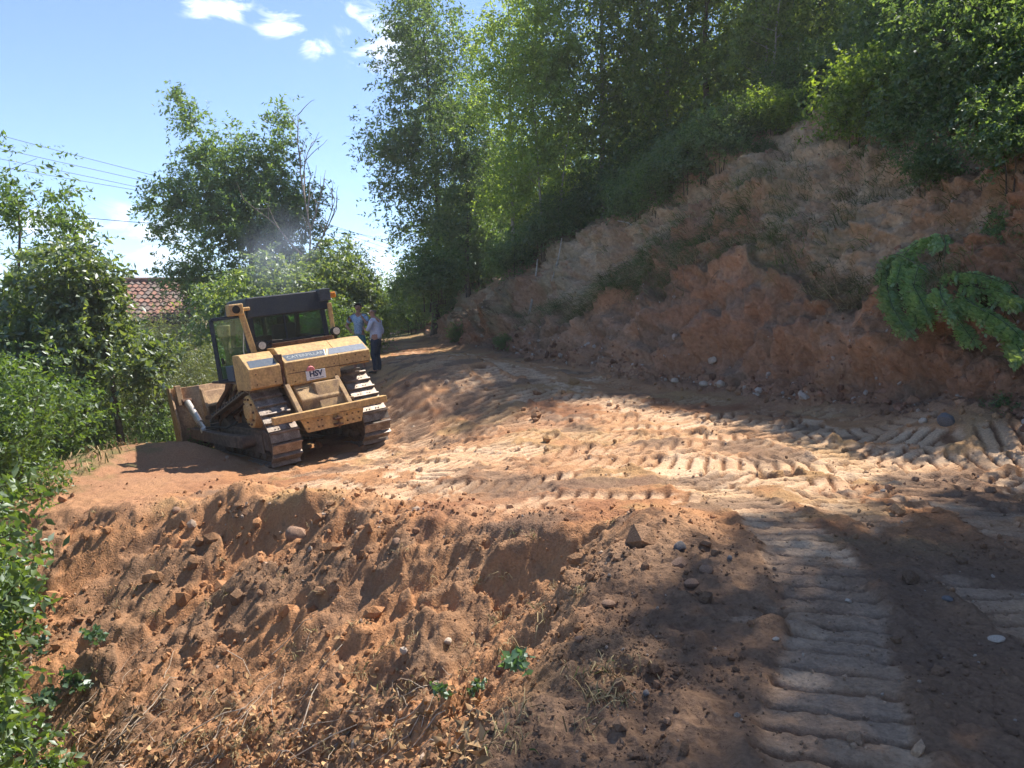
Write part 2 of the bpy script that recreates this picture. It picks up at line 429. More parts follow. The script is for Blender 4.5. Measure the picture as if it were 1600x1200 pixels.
FY = np.array([-14, -6, 2, 6, 9.6, 12, 15, 17, 22, 29, 45, 70, 110.0])
FX = np.array([9.6, 8.6, 7.6, 6.95, 6.45, 5.9, 4.4, 2.9, .73, -1.93, -5.6, -12, -24.0])
def foot_x(Y): return np.interp(Y, FY, FX)
def foot(Y):
    """foot of the cut bank: smooth position and the direction into the hill"""
    Y = np.asarray(Y, float); x = 0; g = 0
    for o in (-1.5, -.75, 0, .75, 1.5):
        x = x + foot_x(Y + o) / 5
    g = (foot_x(Y + 2) - foot_x(Y - 2)) / 4
    l = np.sqrt(1 + g * g)
    return x, 1 / l, -g / l
def ground_full(X, Y):
    z, sd = macro_z(X, Y)
    R = np.hypot(X, Y)
    near = 1 - sstep(30, 60, R)
    slope = sstep(.02, .35, sd)
    road = (1 - slope) * near
    # distance to the foot of the bank (left of it is road)
    bx = X - foot_x(Y)
    dz, pad, slot = prints(X, Y)
    loose = sstep(-1.0, -.2, -np.abs(sd) * 1.0) * near                                  # crumbly band along the lip
    k = (1 - .85 * loose) * (1 - slope) * sstep(.1, -.5, bx)
    leftdirt = sstep(-4.6, -5.6, X) * sstep(15.8, 14.6, Y)
    k = k * (1 - leftdirt)
    z = z + dz * k; pad = pad * k; slot = slot * k
    z = z + road * (.018 * fbm2(X * .9, Y * .9, 3, 5) + .013 * fbm2(X * 4.0, Y * 4.0, 4, 6, .6) * (1 - .7 * pad) + .012 * ridge2(X * 9, Y * 9, 3, 8) * (1 - .9 * pad))
    # the raked, crumbling slope: long rills down the fall line, clods and small ledges
    a = X * .45 - Y * .89; b = X * .89 + Y * .45
    rill = fbm2(a * 2.6 + .4 * fbm2(X, Y, 2, 44), b * .55, 4, 41)
    ledge = fbm2(X * 1.5, Y * 1.5, 3, 47)
    led = sstep(.08, .22, ledge) - .5
    z = z + slope * near * (.06 * rill + .12 * led * sstep(0.05, .35, sd) * sstep(3.4, 1.0, sd) * sstep(-.3, .3, fbm2(X * .5, Y * .5, 2, 48)) + .030 * fbm2(X * 4, Y * 4, 5, 45, .6) + .022 * ridge2(X * 6, Y * 6, 3, 46) * sstep(-.2, .3, fbm2(X * .8, Y * .8, 2, 43)) + .012 * ridge2(X * 13, Y * 13, 2, 49))
    z = z + loose * (.03 * ridge2(X * 3.2, Y * 3.2, 3, 50) + .018 * fbm2(X * 9, Y * 9, 3, 51, .6))
    tal = sstep(-.9, .1, bx) * near * (1 - slope)
    z = z + tal * (.10 + .06 * ridge2(X * 2.4, Y * 2.4, 3, 52) + .03 * fbm2(X * 8, Y * 8, 2, 53))
    return z, dict(sd=sd, slope=slope, pad=pad, slot=slot, loose=loose, tal=tal, near=near, ledge=led, rill=rill, bx=bx, leftdirt=leftdirt)
def gz(x, y):
    z, _ = ground_full(np.array([float(x)]), np.array([float(y)]))
    return float(z[0])
def mixc(c, d, t): return c * (1 - t[..., None]) + np.array(d, np.float32) * t[..., None]
def ground_colour(X, Y, m):
    c = np.zeros(X.shape + (3,), np.float32); c[:] = (.33, .163, .08)
    n1 = fbm2(X * .5, Y * .5, 4, 60); n2 = fbm2(X * 3.5, Y * 3.5, 3, 61)
    c = mixc(c, (.38, .205, .105), sstep(-.2, .6, n1))
    c = mixc(c, (.25, .12, .066), sstep(.0, .8, -n1 + .3 * n2))
    c = mixc(c, (.36, .26, .12), .4 * sstep(.25, .7, fbm2(X * .8 + 3, Y * .8, 3, 62)))           # straw-coloured streaks
    c = mixc(c, (.54, .375, .245), np.clip(m['pad'] * (.35 + .75 * sstep(-.35, .35, fbm2(X * .7 + 9, Y * .7, 3, 66))), 0, 1))
    c = mixc(c, (.44, .265, .15), .32 * sstep(.0, .55, fbm2(X * 1.1 + 2, Y * 1.1, 4, 67)) * (1 - m['slot']))
    c = mixc(c, (.19, .098, .056), .95 * m['slot'])  # fresh soil in the slots, painted darker to deepen their shade
    c = mixc(c, (.16, .105, .075), .75 * sstep(.35, .75, fbm2(X * .9 - 7, Y * 1.3, 3, 63)) * (1 - m['slope']))   # dark topsoil dropped on the road
    s = np.zeros_like(c); s[:] = (.34, .172, .085)
    s = mixc(s, (.25, .14, .08), sstep(-.1, .5, fbm2(X * 1.2, Y * 1.2, 3, 64)))
    s = mixc(s, (.38, .195, .095), sstep(.1, .6, m['rill']) * .7)
    s = mixc(s, (.31, .175, .095), sstep(1.0, .2, m['sd']) * sstep(-1.5, -.5, X) * .6)
    s = mixc(s, (.20, .125, .078), sstep(.2, .5, m['ledge']) * .6)
    c = mixc(c, (.33, .175, .10), m['leftdirt'] * .8)
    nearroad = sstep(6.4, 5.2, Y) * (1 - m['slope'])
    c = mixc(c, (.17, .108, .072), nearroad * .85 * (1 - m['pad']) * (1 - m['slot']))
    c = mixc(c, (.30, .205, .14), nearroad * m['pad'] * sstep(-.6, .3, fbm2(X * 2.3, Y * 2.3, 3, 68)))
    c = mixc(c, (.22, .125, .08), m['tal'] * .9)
    c = c * (1 - m['slope'][..., None]) + s * m['slope'][..., None]
    # grass and weeds beyond the left edge and far away
    gr = np.clip(sstep(-6.6, -8.4, X + .5 * n2) * (1 - sstep(-.5, .6, n1 * .5 + n2 * .4 + .1) * .45) * sstep(10, 12.5, Y) + sstep(-9, -12, X) + sstep(38, 46, Y + 2 * n2) + (1 - m['near']), 0, 1)
    g = np.zeros_like(c); g[:] = (.13, .13, .055); g = mixc(g, (.26, .21, .12), sstep(-.2, .5, n2))
    return c * (1 - gr[..., None]) + g * gr[..., None]

def build_ground():
    az = np.concatenate([np.linspace(-180, -56, 24)[:-1], np.linspace(-56, -40, 40)[:-1], np.linspace(-40, 38, 545), np.linspace(38, 54, 40)[1:], np.linspace(54, 180, 24)[1:]])
    rr = np.concatenate([[0.02, .5, 1.0, 1.5, 1.9], np.geomspace(2.2, 26, 690), np.geomspace(26, 80, 110)[1:], np.geomspace(80, 1500, 22)[1:]])
    A, Rr = np.meshgrid(np.radians(az), rr)
    X = Rr * np.sin(A); Y = Rr * np.cos(A)
    z, m = ground_full(X, Y)
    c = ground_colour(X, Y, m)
    V = np.stack([X, Y, z], -1).reshape(-1, 3)
    na = len(az); nr = len(rr)
    i, j = np.meshgrid(np.arange(nr - 1), np.arange(na - 1), indexing='ij')
    q = (i * na + j).ravel()
    F = np.stack([q, q + 1, q + na + 1, q + na], -1)[:, ::-1]
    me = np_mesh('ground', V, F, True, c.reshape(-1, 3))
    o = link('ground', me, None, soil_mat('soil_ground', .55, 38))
    tag(o, kind='structure')
    return o
build_ground()

# the cut bank and the wooded hillside above it
CY = np.array([-10, 8, 9.6, 12, 13.5, 15.2, 16.5, 18, 20, 23, 29, 45, 80.0]); CC = np.array([1.2, 1.1, 1.3, 1.7, 1.8, 2.8, 2.6, 1.8, 1.4, 1.1, .8, .5, .5])
HY = np.array([-10, 4, 9.6, 12, 15, 17, 19, 22, 29, 45, 80.0]); HH = np.array([4.6, 4.8, 5.0, 5.9, 6.5, 6.0, 5.4, 4.3, 2.9, 1.7, 1.3])
def bank_profile(Yf, h):
    C = sum(np.interp(Yf + o, CY, CC) for o in (-.5, -.25, 0, .25, .5)) / 5; H = sum(np.interp(Yf + o, HY, HH) for o in (-1.5, 0, 1.5)) / 3
    C = C + .34 * fbm2(Yf * 1.6, Yf * 0, 4, 140)
    z1 = .45 * np.minimum(h, .4) / .4 * .6
    s1 = 3.0; s2 = 1.6; s3 = .48
    hh = np.maximum(h - .4, 0)
    w1 = (C - .27) / s1; w2 = (H - C) / s2
    return z1 + s1 * np.minimum(hh, w1) + s2 * np.clip(hh - w1 - .12, 0, w2) + .02 * np.clip(hh - w1, 0, .12) + s3 * np.maximum(hh - w1 - .12 - w2, 0), C, H
def bank_xyz(Yf, h, detail=True):
    Yf = np.asarray(Yf, float); h = np.asarray(h, float)
    fx, nx, ny = foot(Yf)
    # foot wanders
    h2 = h + .22 * fbm2(Yf * .45, h * 0 + 3.1, 3, 110)
    zb, C, H = bank_profile(Yf, np.maximum(h, 0))
    z0 = road_z(fx, Yf)
    X = fx + nx * h; Y = Yf + ny * h; Z = z0 + zb + np.minimum(h, 0) * 1.2
    rel = zb
    big = fbm2(Yf * .55, rel * .7, 3, 120); mid = fbm2(Yf * 1.6, rel * 1.5, 4, 121)
    flute = ridge2(Yf * 1.9, rel * .35, 2, 123)
    lower = 1 - sstep(C * .8, C * 1.05, rel)
    up = sstep(C * .95, C * 1.2, rel) * (1 - sstep(H * .9, H * 1.1, rel))
    far = sstep(17.5, 19.5, Yf) * (1 - sstep(29, 33, Yf))
    push = .30 * big + .13 * mid + lower * (.075 * ridge2(Yf * 5.5 + .5 * rel, rel * .8, 3, 135) + .10 * flute * (1 + 1.5 * far) + .12 * ridge2(Yf * 2.3 + 1.3 * rel, rel * 1.6, 3, 124)) + up * (.17 * ridge2(Yf * 1.3, rel * 2.2 + .4 * Yf, 3, 125) + .08 * fbm2(Yf * 5, rel * 5, 4, 126, .6))
    push = push + .06 * fbm2(Yf * 6, rel * 6, 4, 127, .6) + .055 * ridge2(Yf * 9, rel * 9, 3, 128) + .16 * (sstep(.1, .25, fbm2(Yf * 1.3 + .5 * rel, rel * 2.2, 3, 133)) - .5) * (1 - sstep(H * .9, H * 1.1, rel))
    push = push + .26 * np.exp(-((rel - C) / .16) ** 2) * (1 + .8 * noise2(Yf * 2.2, rel * 0, 129))       # sod brink that hangs over the fresh cut
    push = push * sstep(-.5, .3, h + .0)
    ang = .85
    X = X - nx * push * ang; Y = Y - ny * push * ang; Z = Z + push * .45
    return X, Y, Z, rel, C, H, big, mid
def build_bank():
    yf = np.concatenate([np.linspace(-14, 7, 50)[:-1], np.geomspace(7, 33, 480), np.linspace(33, 110, 70)[1:]])
    hs = np.concatenate([np.linspace(-.6, 0, 8)[:-1], np.linspace(0, 2.6, 130)[:-1], np.linspace(2.6, 8.2, 130)[:-1], np.linspace(8.2, 70, 60)])
    YF, HS = np.meshgrid(yf, hs)
    X, Y, Z, rel, C, H, big, mid = bank_xyz(YF, HS)
    c = np.zeros(X.shape + (3,), np.float32); c[:] = (.345, .19, .118)
    c = mixc(c, (0.330, 0.186, 0.118), sstep(-.1, .5, mid)); c = mixc(c, (0.450, 0.270, 0.168), sstep(.1, .7, big) * .8)
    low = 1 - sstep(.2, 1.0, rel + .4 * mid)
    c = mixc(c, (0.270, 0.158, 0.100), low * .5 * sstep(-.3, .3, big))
    up = sstep(-.22, .25, rel - C + .3 * mid)
    u = np.zeros_like(c); u[:] = (0.520, 0.377, 0.252); u = mixc(u, (0.430, 0.298, 0.192), sstep(-.2, .5, mid)); u = mixc(u, (0.330, 0.251, 0.156), sstep(.0, .45, big + .4 * mid) * .85); u = mixc(u, (0.380, 0.233, 0.148), sstep(.15, .5, fbm2(YF * 1.7, rel * 1.5, 3, 134)) * .7)
    u = mixc(u, (0.330, 0.158, 0.092), sstep(.3, .8, fbm2(YF * .35 + 4, rel * .5, 3, 131)) * .7)
    c = c * (1 - up[..., None]) + u * up[..., None]
    band = sstep(.2, .6, fbm2(YF * .25 + 8, rel * 3.0 + .5 * mid, 3, 136)) * (1 - up)
    c = mixc(c, (0.360, 0.195, 0.112), band * .55)
    c = mixc(c, (0.190, 0.130, 0.088), .5 * sstep(.35, .6, fbm2(YF * .9 - 3, rel * 1.6, 4, 137)) * (1 - up))
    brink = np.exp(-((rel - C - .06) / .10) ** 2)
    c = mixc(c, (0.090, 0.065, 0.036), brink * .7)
    grey = sstep(.35, .6, fbm2(YF * .8 + 2, rel * 1.1, 3, 132)) * (1 - up)
    c = mixc(c, (0.200, 0.158, 0.120), grey * .5)
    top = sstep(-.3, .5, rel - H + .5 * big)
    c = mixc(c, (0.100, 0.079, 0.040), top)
    na = len(yf); nr = len(hs)
    V = np.stack([X, Y, Z], -1).reshape(-1, 3)
    i, j = np.meshgrid(np.arange(nr - 1), np.arange(na - 1), indexing='ij')
    q = (i * na + j).ravel()
    F = np.stack([q, q + 1, q + na + 1, q + na], -1)
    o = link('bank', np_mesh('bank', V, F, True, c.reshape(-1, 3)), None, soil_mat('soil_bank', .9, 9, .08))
    tag(o, kind='structure')
build_bank()
def bank_pt(Yf, h):
    r = bank_xyz(np.array([float(Yf)]), np.array([float(h)]))
    return float(r[0][0]), float(r[1][0]), float(r[2][0])
# ------------------------------------------------------------------ surface lookup by ray
from mathutils.bvhtree import BVHTree
_dg = bpy.context.evaluated_depsgraph_get()
BVH = {n: BVHTree.FromObject(bpy.data.objects[n], _dg) for n in ('ground', 'bank')}
def surf(u, v):
    """first point of ground or bank seen in pixel u, v (from the photographer's place)"""
    d = Vector(ray_dir(u, v)).normalized(); best = None
    for b in BVH.values():
        h = b.ray_cast(Vector((0, 0, CAM_H)), d)
        if h[0] is not None and (best is None or h[3] < best[3]): best = h
    if best is None: p = Vector(at(u, v, 26)); return p, Vector((0, -1, 0)), p.length
    return best[0], best[1], best[3]
def drop(x, y):
    best = None
    for b in BVH.values():
        h = b.ray_cast(Vector((x, y, 60)), Vector((0, 0, -1)))
        if h[0] is not None and (best is None or h[0].z > best.z): best = h[0]
    return best

# ------------------------------------------------------------------ bulldozer
YEL = paint('machine_yellow', (.56, .355, .145), (.40, .255, .125), .62, 0, 3.2, .46, .1)
YEL_D = paint('dusty_yellow', (.40, .26, .125), (.22, .14, .085), .75, 0, 7, .48, .1)
DUST = paint('mud_caked_steel', (.20, .135, .095), (.10, .07, .055), .85, .1, 9, .5, .3)
STEEL = paint('worn_steel', (.33, .28, .24), (.19, .145, .115), .5, .5, 9, .5, .1)
RUST = paint('rusty_steel', (.19, .10, .06), (.09, .05, .035), .8, .3, 10, .5, .2)
DARK = paint('dark_paint', (.022, .028, .042), (.03, .034, .042), .5, 0, 5, .5)
BLACK = paint('black_rubber', (.015, .015, .017), (.03, .028, .026), .7, 0, 10, .5)
CHROME = paint('silver_rod', (.66, .60, .54), (.5, .44, .38), .35, .6, 10, .45)
DECAL = paint('decal_blue_grey', (.075, .10, .145), (.10, .12, .15), .45, 0, 14, .5)
DECAL_L = paint('decal_pale_grey', (.20, .23, .28), (.16, .18, .22), .45, 0, 14, .5)
WHITE = paint('white_sign', (.75, .76, .78), (.66, .67, .69), .5, 0, 10, .4)
INK = paint('sign_ink', (.03, .045, .11), (.03, .04, .09), .5)
LETTER = paint('pale_letter', (.36, .38, .38), (.28, .30, .31), .5)
PINK = paint('pink_lamp', (.75, .25, .24), (.62, .2, .2), .4)
LAMP = paint('lamp_glass', (.62, .60, .55), (.5, .48, .44), .2)
AMBER = paint('amber_lamp', (.72, .27, .03), (.6, .2, .03), .35)
SEATM = paint('seat_cloth', (.05, .06, .07), (.035, .04, .045), .8)
BLADE = paint('scoured_blade', (.52, .34, .19), (.34, .21, .125), .6, .15, 4, .5, .15)
def glass_mat(name, tint=(.62, .78, .72), refl=.14):
    m, nt, N, L, out = new_mat(name)
    t = N.new('ShaderNodeBsdfTransparent'); t.inputs['Color'].default_value = rgba(tint)
    g = N.new('ShaderNodeBsdfGlossy'); g.inputs['Roughness'].default_value = .04
    x = N.new('ShaderNodeMixShader'); x.inputs[0].default_value = refl
    L.new(t.outputs[0], x.inputs[1]); L.new(g.outputs[0], x.inputs[2]); L.new(x.outputs[0], out.inputs[0])
    return m
GLASS = glass_mat('cab_glass')
def text_mesh(txt, size, mat, name, bold=0.0):
    cu = bpy.data.curves.new(name, 'FONT'); cu.body = txt; cu.size = size; cu.align_x = 'CENTER'; cu.align_y = 'CENTER'
    cu.extrude = .0015; cu.offset = bold
    o = bpy.data.objects.new(name, cu); COL.objects.link(o)
    dg = bpy.context.evaluated_depsgraph_get()
    me = bpy.data.meshes.new_from_object(o.evaluated_get(dg))
    bpy.data.objects.remove(o); bpy.data.curves.remove(cu)
    me.materials.clear(); me.materials.append(mat); me.name = name
    return me

def track_belt():
    """closed belt round rear idler, front idler and raised sprocket, resampled at the shoe pitch"""
    pts = []
    for (cx, cz, r) in ((0, .45, .40), (2.72, .45, .40), (.52, 1.04, .38)):
        for k in range(72):
            t = 2 * math.pi * k / 72; pts.append((cx + r * math.cos(t), cz + r * math.sin(t)))
    pts = sorted(set(pts))
    def half(P):
        h = []
        for p in P:
            while len(h) >= 2 and (h[-1][0] - h[-2][0]) * (p[1] - h[-2][1]) - (h[-1][1] - h[-2][1]) * (p[0] - h[-2][0]) <= 0: h.pop()
            h.append(p)
        return h
    hull = half(pts)[:-1] + half(pts[::-1])[:-1]
    P = np.array(hull + [hull[0]]); s = np.concatenate([[0], np.cumsum(np.linalg.norm(np.diff(P, axis=0), axis=1))])
    n = round(s[-1] / .203); t = (np.arange(n) + .35) * s[-1] / n
    x = np.interp(t, s, P[:, 0]); z = np.interp(t, s, P[:, 1])
    x2 = np.interp((t + .04) % s[-1], s, P[:, 0]); z2 = np.interp((t + .04) % s[-1], s, P[:, 1])
    return [(a, b, math.atan2(d - b, c - a)) for a, b, c, d in zip(x, z, x2, z2)], hull

def build_dozer():
    D = empty('bulldozer', DOZ_O, DOZ_R.to_euler())
    tag(D, 'dusty yellow bulldozer with black-roofed cab and open door, tilted on the red dirt', 'bulldozer')
    belt, hull = track_belt()
    # one shoe: x along the belt, -z outward (belt runs counter-clockwise, outside on the right hand)
    sh = MB().box(-.094, .094, -.28, .28, -.030, .0).prism([(-.094, -.085), (-.066, -.085), (-.055, -.029), (-.094, -.029)], -.278, .278)
    for bx in (-.03, .05):
        for by in (-.13, -.07, .07, .13): sh.cyl((bx, by, -.045), (bx, by, -.03), .014, 6)
    shoe_me = sh.mesh('track_shoe'); shoe_me.materials.append(STEEL)
    for sy in (1, -1):
        yc = .94 * sy
        tr = MB()
        tr.prism([(-.1, .28), (2.75, .28), (2.75, .55), (2.3, .66), (.2, .66), (-.1, .55)], yc - .16, yc + .16)      # roller frame
        tr.prism([(.1, .6), (1.1, .6), (.85, 1.02), (.25, 1.02)], yc - .12, yc + .12)
        T = tr.build('track', DUST, D, .015)
        ch = MB()
        for (x, z, a), (x1, z1, a1) in zip(belt, belt[1:] + belt[:1]):
            for o in (-.09, .09):
                nx, nz = -math.sin(a), math.cos(a)
                ch.bar((x + nx * .045, yc + o, z + nz * .045), (x1 - math.sin(a1) * .045, yc + o, z1 + math.cos(a1) * .045), .04, .09, (nx, 0, nz))
        ch.build('chain', RUST, T)
        for (x, z, a) in belt:
            o = link('track_shoe', shoe_me, T); o.location = (x, yc, z); o.rotation_euler = (0, -a, 0)
        for (x, r) in ((0.0, .35), (2.72, .35)):
            MB().cyl((x, yc - .09, .45), (x, yc + .09, .45), r, 28).cyl((x, yc - .16, .45), (x, yc + .16, .45), .13, 16).build('idler', DUST, T, .01, True)
        for k in range(6):
            x = .45 + k * .37
            MB().cyl((x, yc - .15, .19), (x, yc + .15, .19), .11, 16).build('roller', DUST, T, .01, True)
        sp = MB().cyl((.52, yc - .05, 1.04), (.52, yc + .05, 1.04), .36, 26)
        for k in range(22):
            t = 2 * math.pi * k / 22
            sp.bar((.52 + .33 * math.cos(t), yc, 1.04 + .33 * math.sin(t)), (.52 + .385 * math.cos(t), yc, 1.04 + .385 * math.sin(t)), .06, .05, (0, 1, 0))
        S = sp.build('sprocket', YEL_D, T, .008)
        MB().cyl((.52, yc + sy * .05, 1.04), (.52, yc + sy * .27, 1.04), .35, 30, .31).cyl((.52, yc + sy * .27, 1.04), (.52, yc + sy * .32, 1.04), .19, 20, .15).build('hub', YEL, T, .012, True)
        for k in range(10):
            t = 2 * math.pi * k / 10
            MB().cyl((.52 + .25 * math.cos(t), yc + sy * .268, 1.04 + .25 * math.sin(t)), (.52 + .25 * math.cos(t), yc + sy * .30, 1.04 + .25 * math.sin(t)), .022, 6).build('bolt', RUST, T)
        # mud caked guard plate over the roller frame
        MB().box(.3, 2.4, yc + sy * .165, yc + sy * .19, .22, .60).build('guard_plate', DUST, T, .01)
    # chassis between the tracks
    MB().prism([(-.25, .55), (3.3, .55), (3.3, 1.15), (2.2, 1.45), (.1, 1.45), (-.25, 1.15)], -.46, .46).build('main_case', YEL_D, D, .03)
    MB().prism([(-.37, .78), (-.05, .78), (.02, 1.42), (-.12, 1.42)], -.42, .12).build('transmission_cover', YEL_D, D, .02)
    MB().cyl((.52, -.9, 1.04), (.52, .9, 1.04), .2, 18).build('final_drive', DUST, D, 0, True)
    # rear: push beam, hitch plate, arms
    MB().box(-.56, -.42, -1.16, 1.16, .83, .96).build('push_beam', YEL, D, .012)
    MB().box(-.20, -.14, -.62, .50, .97, 1.03).build('guard_rail', YEL_D, D, .008)
    for y in (.60, -.42):
        MB().bar((.02, y, 1.45), (-.46, y, .90), .09, .09, (1, 0, 0)).build('rear_arm', YEL_D, D, .01)
    P = MB()
    P.add([(-.46, .62, .80), (-.46, -.68, .80), (-.46, -.60, .55), (-.46, .52, .55), (-.40, .62, .80), (-.40, -.68, .80), (-.40, -.60, .55), (-.40, .52, .55)],
          [(0, 1, 2, 3), (7, 6, 5, 4), (0, 4, 5, 1), (1, 5, 6, 2), (2, 6, 7, 3), (3, 7, 4, 0)])
    PL = P.build('hitch_plate', YEL, D, .008)
    for y in (.5, .3, .22, -.3, -.42, -.55):
        for z in (.74, .62):
            MB().cyl((-.462, y, z), (-.485, y, z), .016, 8).build('bolt', RUST, PL)
    H = MB().box(-.58, -.455, -.16, .0, .58, .62).box(-.58, -.455, -.16, .0, .69, .73).cyl((-.55, -.08, .53), (-.55, -.08, .77), .022, 10)
    H.build('hitch', RUST, D, .006)
    # fuel tank across the back, with slanted upper face
    prof = [(0, 1.44), (.12, 1.40), (.80, 1.40), (.80, 2.17), (.44, 2.17), (.0, 1.88)]
    prof_s = [(0, 1.66), (.12, 1.62), (.80, 1.62), (.80, 2.17), (.44, 2.17), (.0, 1.88)]
    T = MB().prism(prof, -.53, .575).prism(prof_s, -1.23, -.532).build('fuel_tank', YEL, D, .012)
    FB = MB().prism([(0.01, 1.50), (.12, 1.46), (.80, 1.46), (.80, 2.13), (.43, 2.13), (.01, 1.86)], .66, 1.27).build('side_tank', YEL, D, .012)
    MB().box(.03, .3, .585, .65, 1.44, 1.62).box(.06, .6, .58, .655, 1.62, 2.05).build('hinge_bracket', RUST, D, .006)
    MB().box(-.006, .0, -1.2, .55, 1.655, 1.668).build('seam', RUST, T)
    for (y, z) in ((.42, 1.72), (.42, 1.5), (-.42, 1.72), (-.42, 1.5), (-.7, 1.75), (-1.1, 1.75), (-.9, 1.82), (.1, 1.76)):
        MB().cyl((-.001, y, z), (-.014, y, z), .014, 8).build('bolt', RUST, T)
    for (y, z) in ((.8, 1.56), (1.15, 1.56), (1.15, 1.75)):
        MB().cyl((.009, y, z), (-.004, y, z), .014, 8).build('bolt', RUST, FB)
    # decals lie on the slanted face: parameter t from lower edge (0,1.88) to crest (.44,2.17)
    sl = Vector((.44, 0, .29)); sl_n = Vector((-.29, 0, .44)).normalized()
    def slant(y, t, off, base=Vector((0, 0, 1.88))): return base + sl * t + sl_n * off + Vector((0, y, 0))
    def decal(name, quad, mat, parent, off=.003, base=Vector((0, 0, 1.88))):
        m = MB(); vs = [slant(y, t, off, base) for y, t in quad] + [slant(y, t, off - .0025, base) for y, t in quad]
        m.add(vs, [(0, 1, 2, 3), (7, 6, 5, 4), (0, 4, 5, 1), (1, 5, 6, 2), (2, 6, 7, 3), (3, 7, 4, 0)])
        return m.build(name, mat, parent)
    dm = decal('decal', [(.53, .46), (.50, .08), (-.27, .08), (-.36, .46)], DECAL, T)
    tm = text_mesh('CATERPILLAR', .125, LETTER, 'lettering', .001)
    o = link('lettering', tm, dm); ex = Vector((0, -1, 0)); ey = sl.normalized()
    Mx = Matrix((ex, ey, ex.cross(ey))).transposed().to_4x4(); Mx.translation = slant(.09, .27, .0045); o.matrix_local = Mx
    decal('decal', [(-.335, .46), (-.275, .08), (-.29, .08), (-.352, .46)], WHITE, T, .0035)
    decal('decal', [(-.40, .46), (-.31, .08), (-.325, .08), (-.417, .46)], WHITE, T, .0035)
    decal('decal', [(-.44, .46), (-.35, .08), (-1.19, .08), (-1.19, .46)], DECAL_L, T)
    decal('decal', [(1.20, .50), (1.22, .06), (.72, .06), (.70, .50)], DECAL, FB, .003, Vector((.01, 0, 1.86)))
    # white sign plate with letters, and the pink half-round lamp above it
    sg = MB().box(-.030, -.018, -.20, .20, 1.475, 1.655).build('sign_plate', WHITE, T, .004)
    to_back = Matrix((Vector((0, -1, 0)), Vector((0, 0, 1)), Vector((-1, 0, 0)))).transposed().to_4x4()
    o = link('lettering', text_mesh('HSV', .15, INK, 'lettering', .006), sg); mm = to_back.copy(); mm.translation = (-.0325, 0.0, 1.585); o.matrix_local = mm
    MB().box(-.0325, -.0305, -.15, .14, 1.497, 1.506).build('sign_line', INK, sg)
    hp = [(-.085 * math.cos(k * math.pi / 14), .085 * math.sin(k * math.pi / 14) * 1.1) for k in range(15)]
    m = MB(); n = 15
    m.add([(-.02, .09 + a, 1.658 + b) for a, b in hp] + [(-.055, .09 + a * .8, 1.658 + b * .8) for a, b in hp],
          [tuple(range(n)), tuple(range(2 * n - 1, n - 1, -1))] + [((i + 1) % n, i, n + i, n + (i + 1) % n) for i in range(n)])
    m.build('tail_lamp', PINK, T, .004)
    # left fender and steps
    MB().box(.82, 2.3, .68, 1.27, 1.58, 1.62).build('fender', DUST, D, .008)
    MB().box(.82, 2.3, -1.27, -.68, 1.58, 1.62).build('fender', DUST, D, .008)
    MB().box(.85, 1.5, 1.0, 1.28, 1.64, 1.93).build('battery_box', DECAL, D, .01)
    # cab
    cb = MB().prism([(.88, 1.5), (2.2, 1.5), (2.3, 2.25), (.88, 2.25)], -.80, .80).build('cab_body', DARK, D, .012)
    for (x, y, x1, y1) in ((.90, .77, .92, .76), (.90, -.77, .92, -.76), (2.25, .72, 2.1, .70), (2.25, -.72, 2.1, -.70)):
        MB().bar((x, y, 2.24), (x1, y1, 2.86), .09, .09, (1, 0, 0)).build('cab_post', DARK, D, .01)
    rf = MB(); z0, z1 = 2.80, 3.2
    lo = [(.84, .84), (2.3, .84), (2.3, -.92), (.84, -.92)]; hi = [(.88, .78), (2.2, .74), (2.2, -.84), (.88, -.90)]
    rf.add([(x, y, z0) for x, y in lo] + [(x, y, z1) for x, y in hi], [(3, 2, 1, 0)[::-1], (4, 5, 6, 7)[::-1], (0, 1, 5, 4)[::-1], (1, 2, 6, 5)[::-1], (2, 3, 7, 6)[::-1], (3, 0, 4, 7)[::-1]])
    rf.build('cab_roof', DARK, D, .025)
    MB().box(.80, 1.2, -.95, -.70, 2.97, 3.225).build('roof_corner_cover', paint('grey_cover', (.07, .08, .10), (.05, .06, .07), .5), D, .015)
    MB().box(.82, .95, -1.08, -.955, 3.02, 3.14).build('marker_lamp', AMBER, D, .02)
    MB().box(.89, .90, -.73, .73, 2.27, 2.80).build('rear_window', GLASS, D)
    MB().bar((.895, .73, 2.29), (.895, -.73, 2.29), .05, .04).bar((.895, .08, 2.29), (.895, .08, 2.8), .03, .025, (1, 0, 0)).build('window_frame', DARK, D)
    MB().box(1.0, 2.15, -.745, -.735, 2.27, 2.80).build('side_window', GLASS, D)
    MB().add([(2.27, .68, 2.27), (2.27, -.68, 2.27), (2.13, -.68, 2.8), (2.13, .68, 2.8), (2.28, .68, 2.27), (2.28, -.68, 2.27), (2.14, -.68, 2.8), (2.14, .68, 2.8)],
             [(0, 1, 2, 3), (7, 6, 5, 4), (0, 4, 5, 1), (1, 5, 6, 2), (2, 6, 7, 3), (3, 7, 4, 0)]).build('front_window', GLASS, D)
    MB().box(1.25, 1.75, -.26, .26, 2.0, 2.22).prism([(1.2, 2.0), (1.33, 2.0), (1.25, 2.62), (1.14, 2.62)], -.25, .25).prism([(1.15, 2.62), (1.26, 2.62), (1.24, 2.78), (1.16, 2.78)], -.12, .12).build('seat', SEATM, D, .04)
    MB().box(1.3, 1.8, -.62, -.34, 2.0, 2.36).box(2.0, 2.2, -.5, .5, 2.2, 2.42).build('console', BLACK, D, .03)
    # open door, hinged on the rear post and swung out
    hx, hy = .88, .90; ex_, ey_ = 1.32, 1.38
    dv = Vector((ex_ - hx, ey_ - hy, 0)); w = dv.length; d = dv.normalized()
    def dp(a, z): return (hx + d.x * a, hy + d.y * a, z)
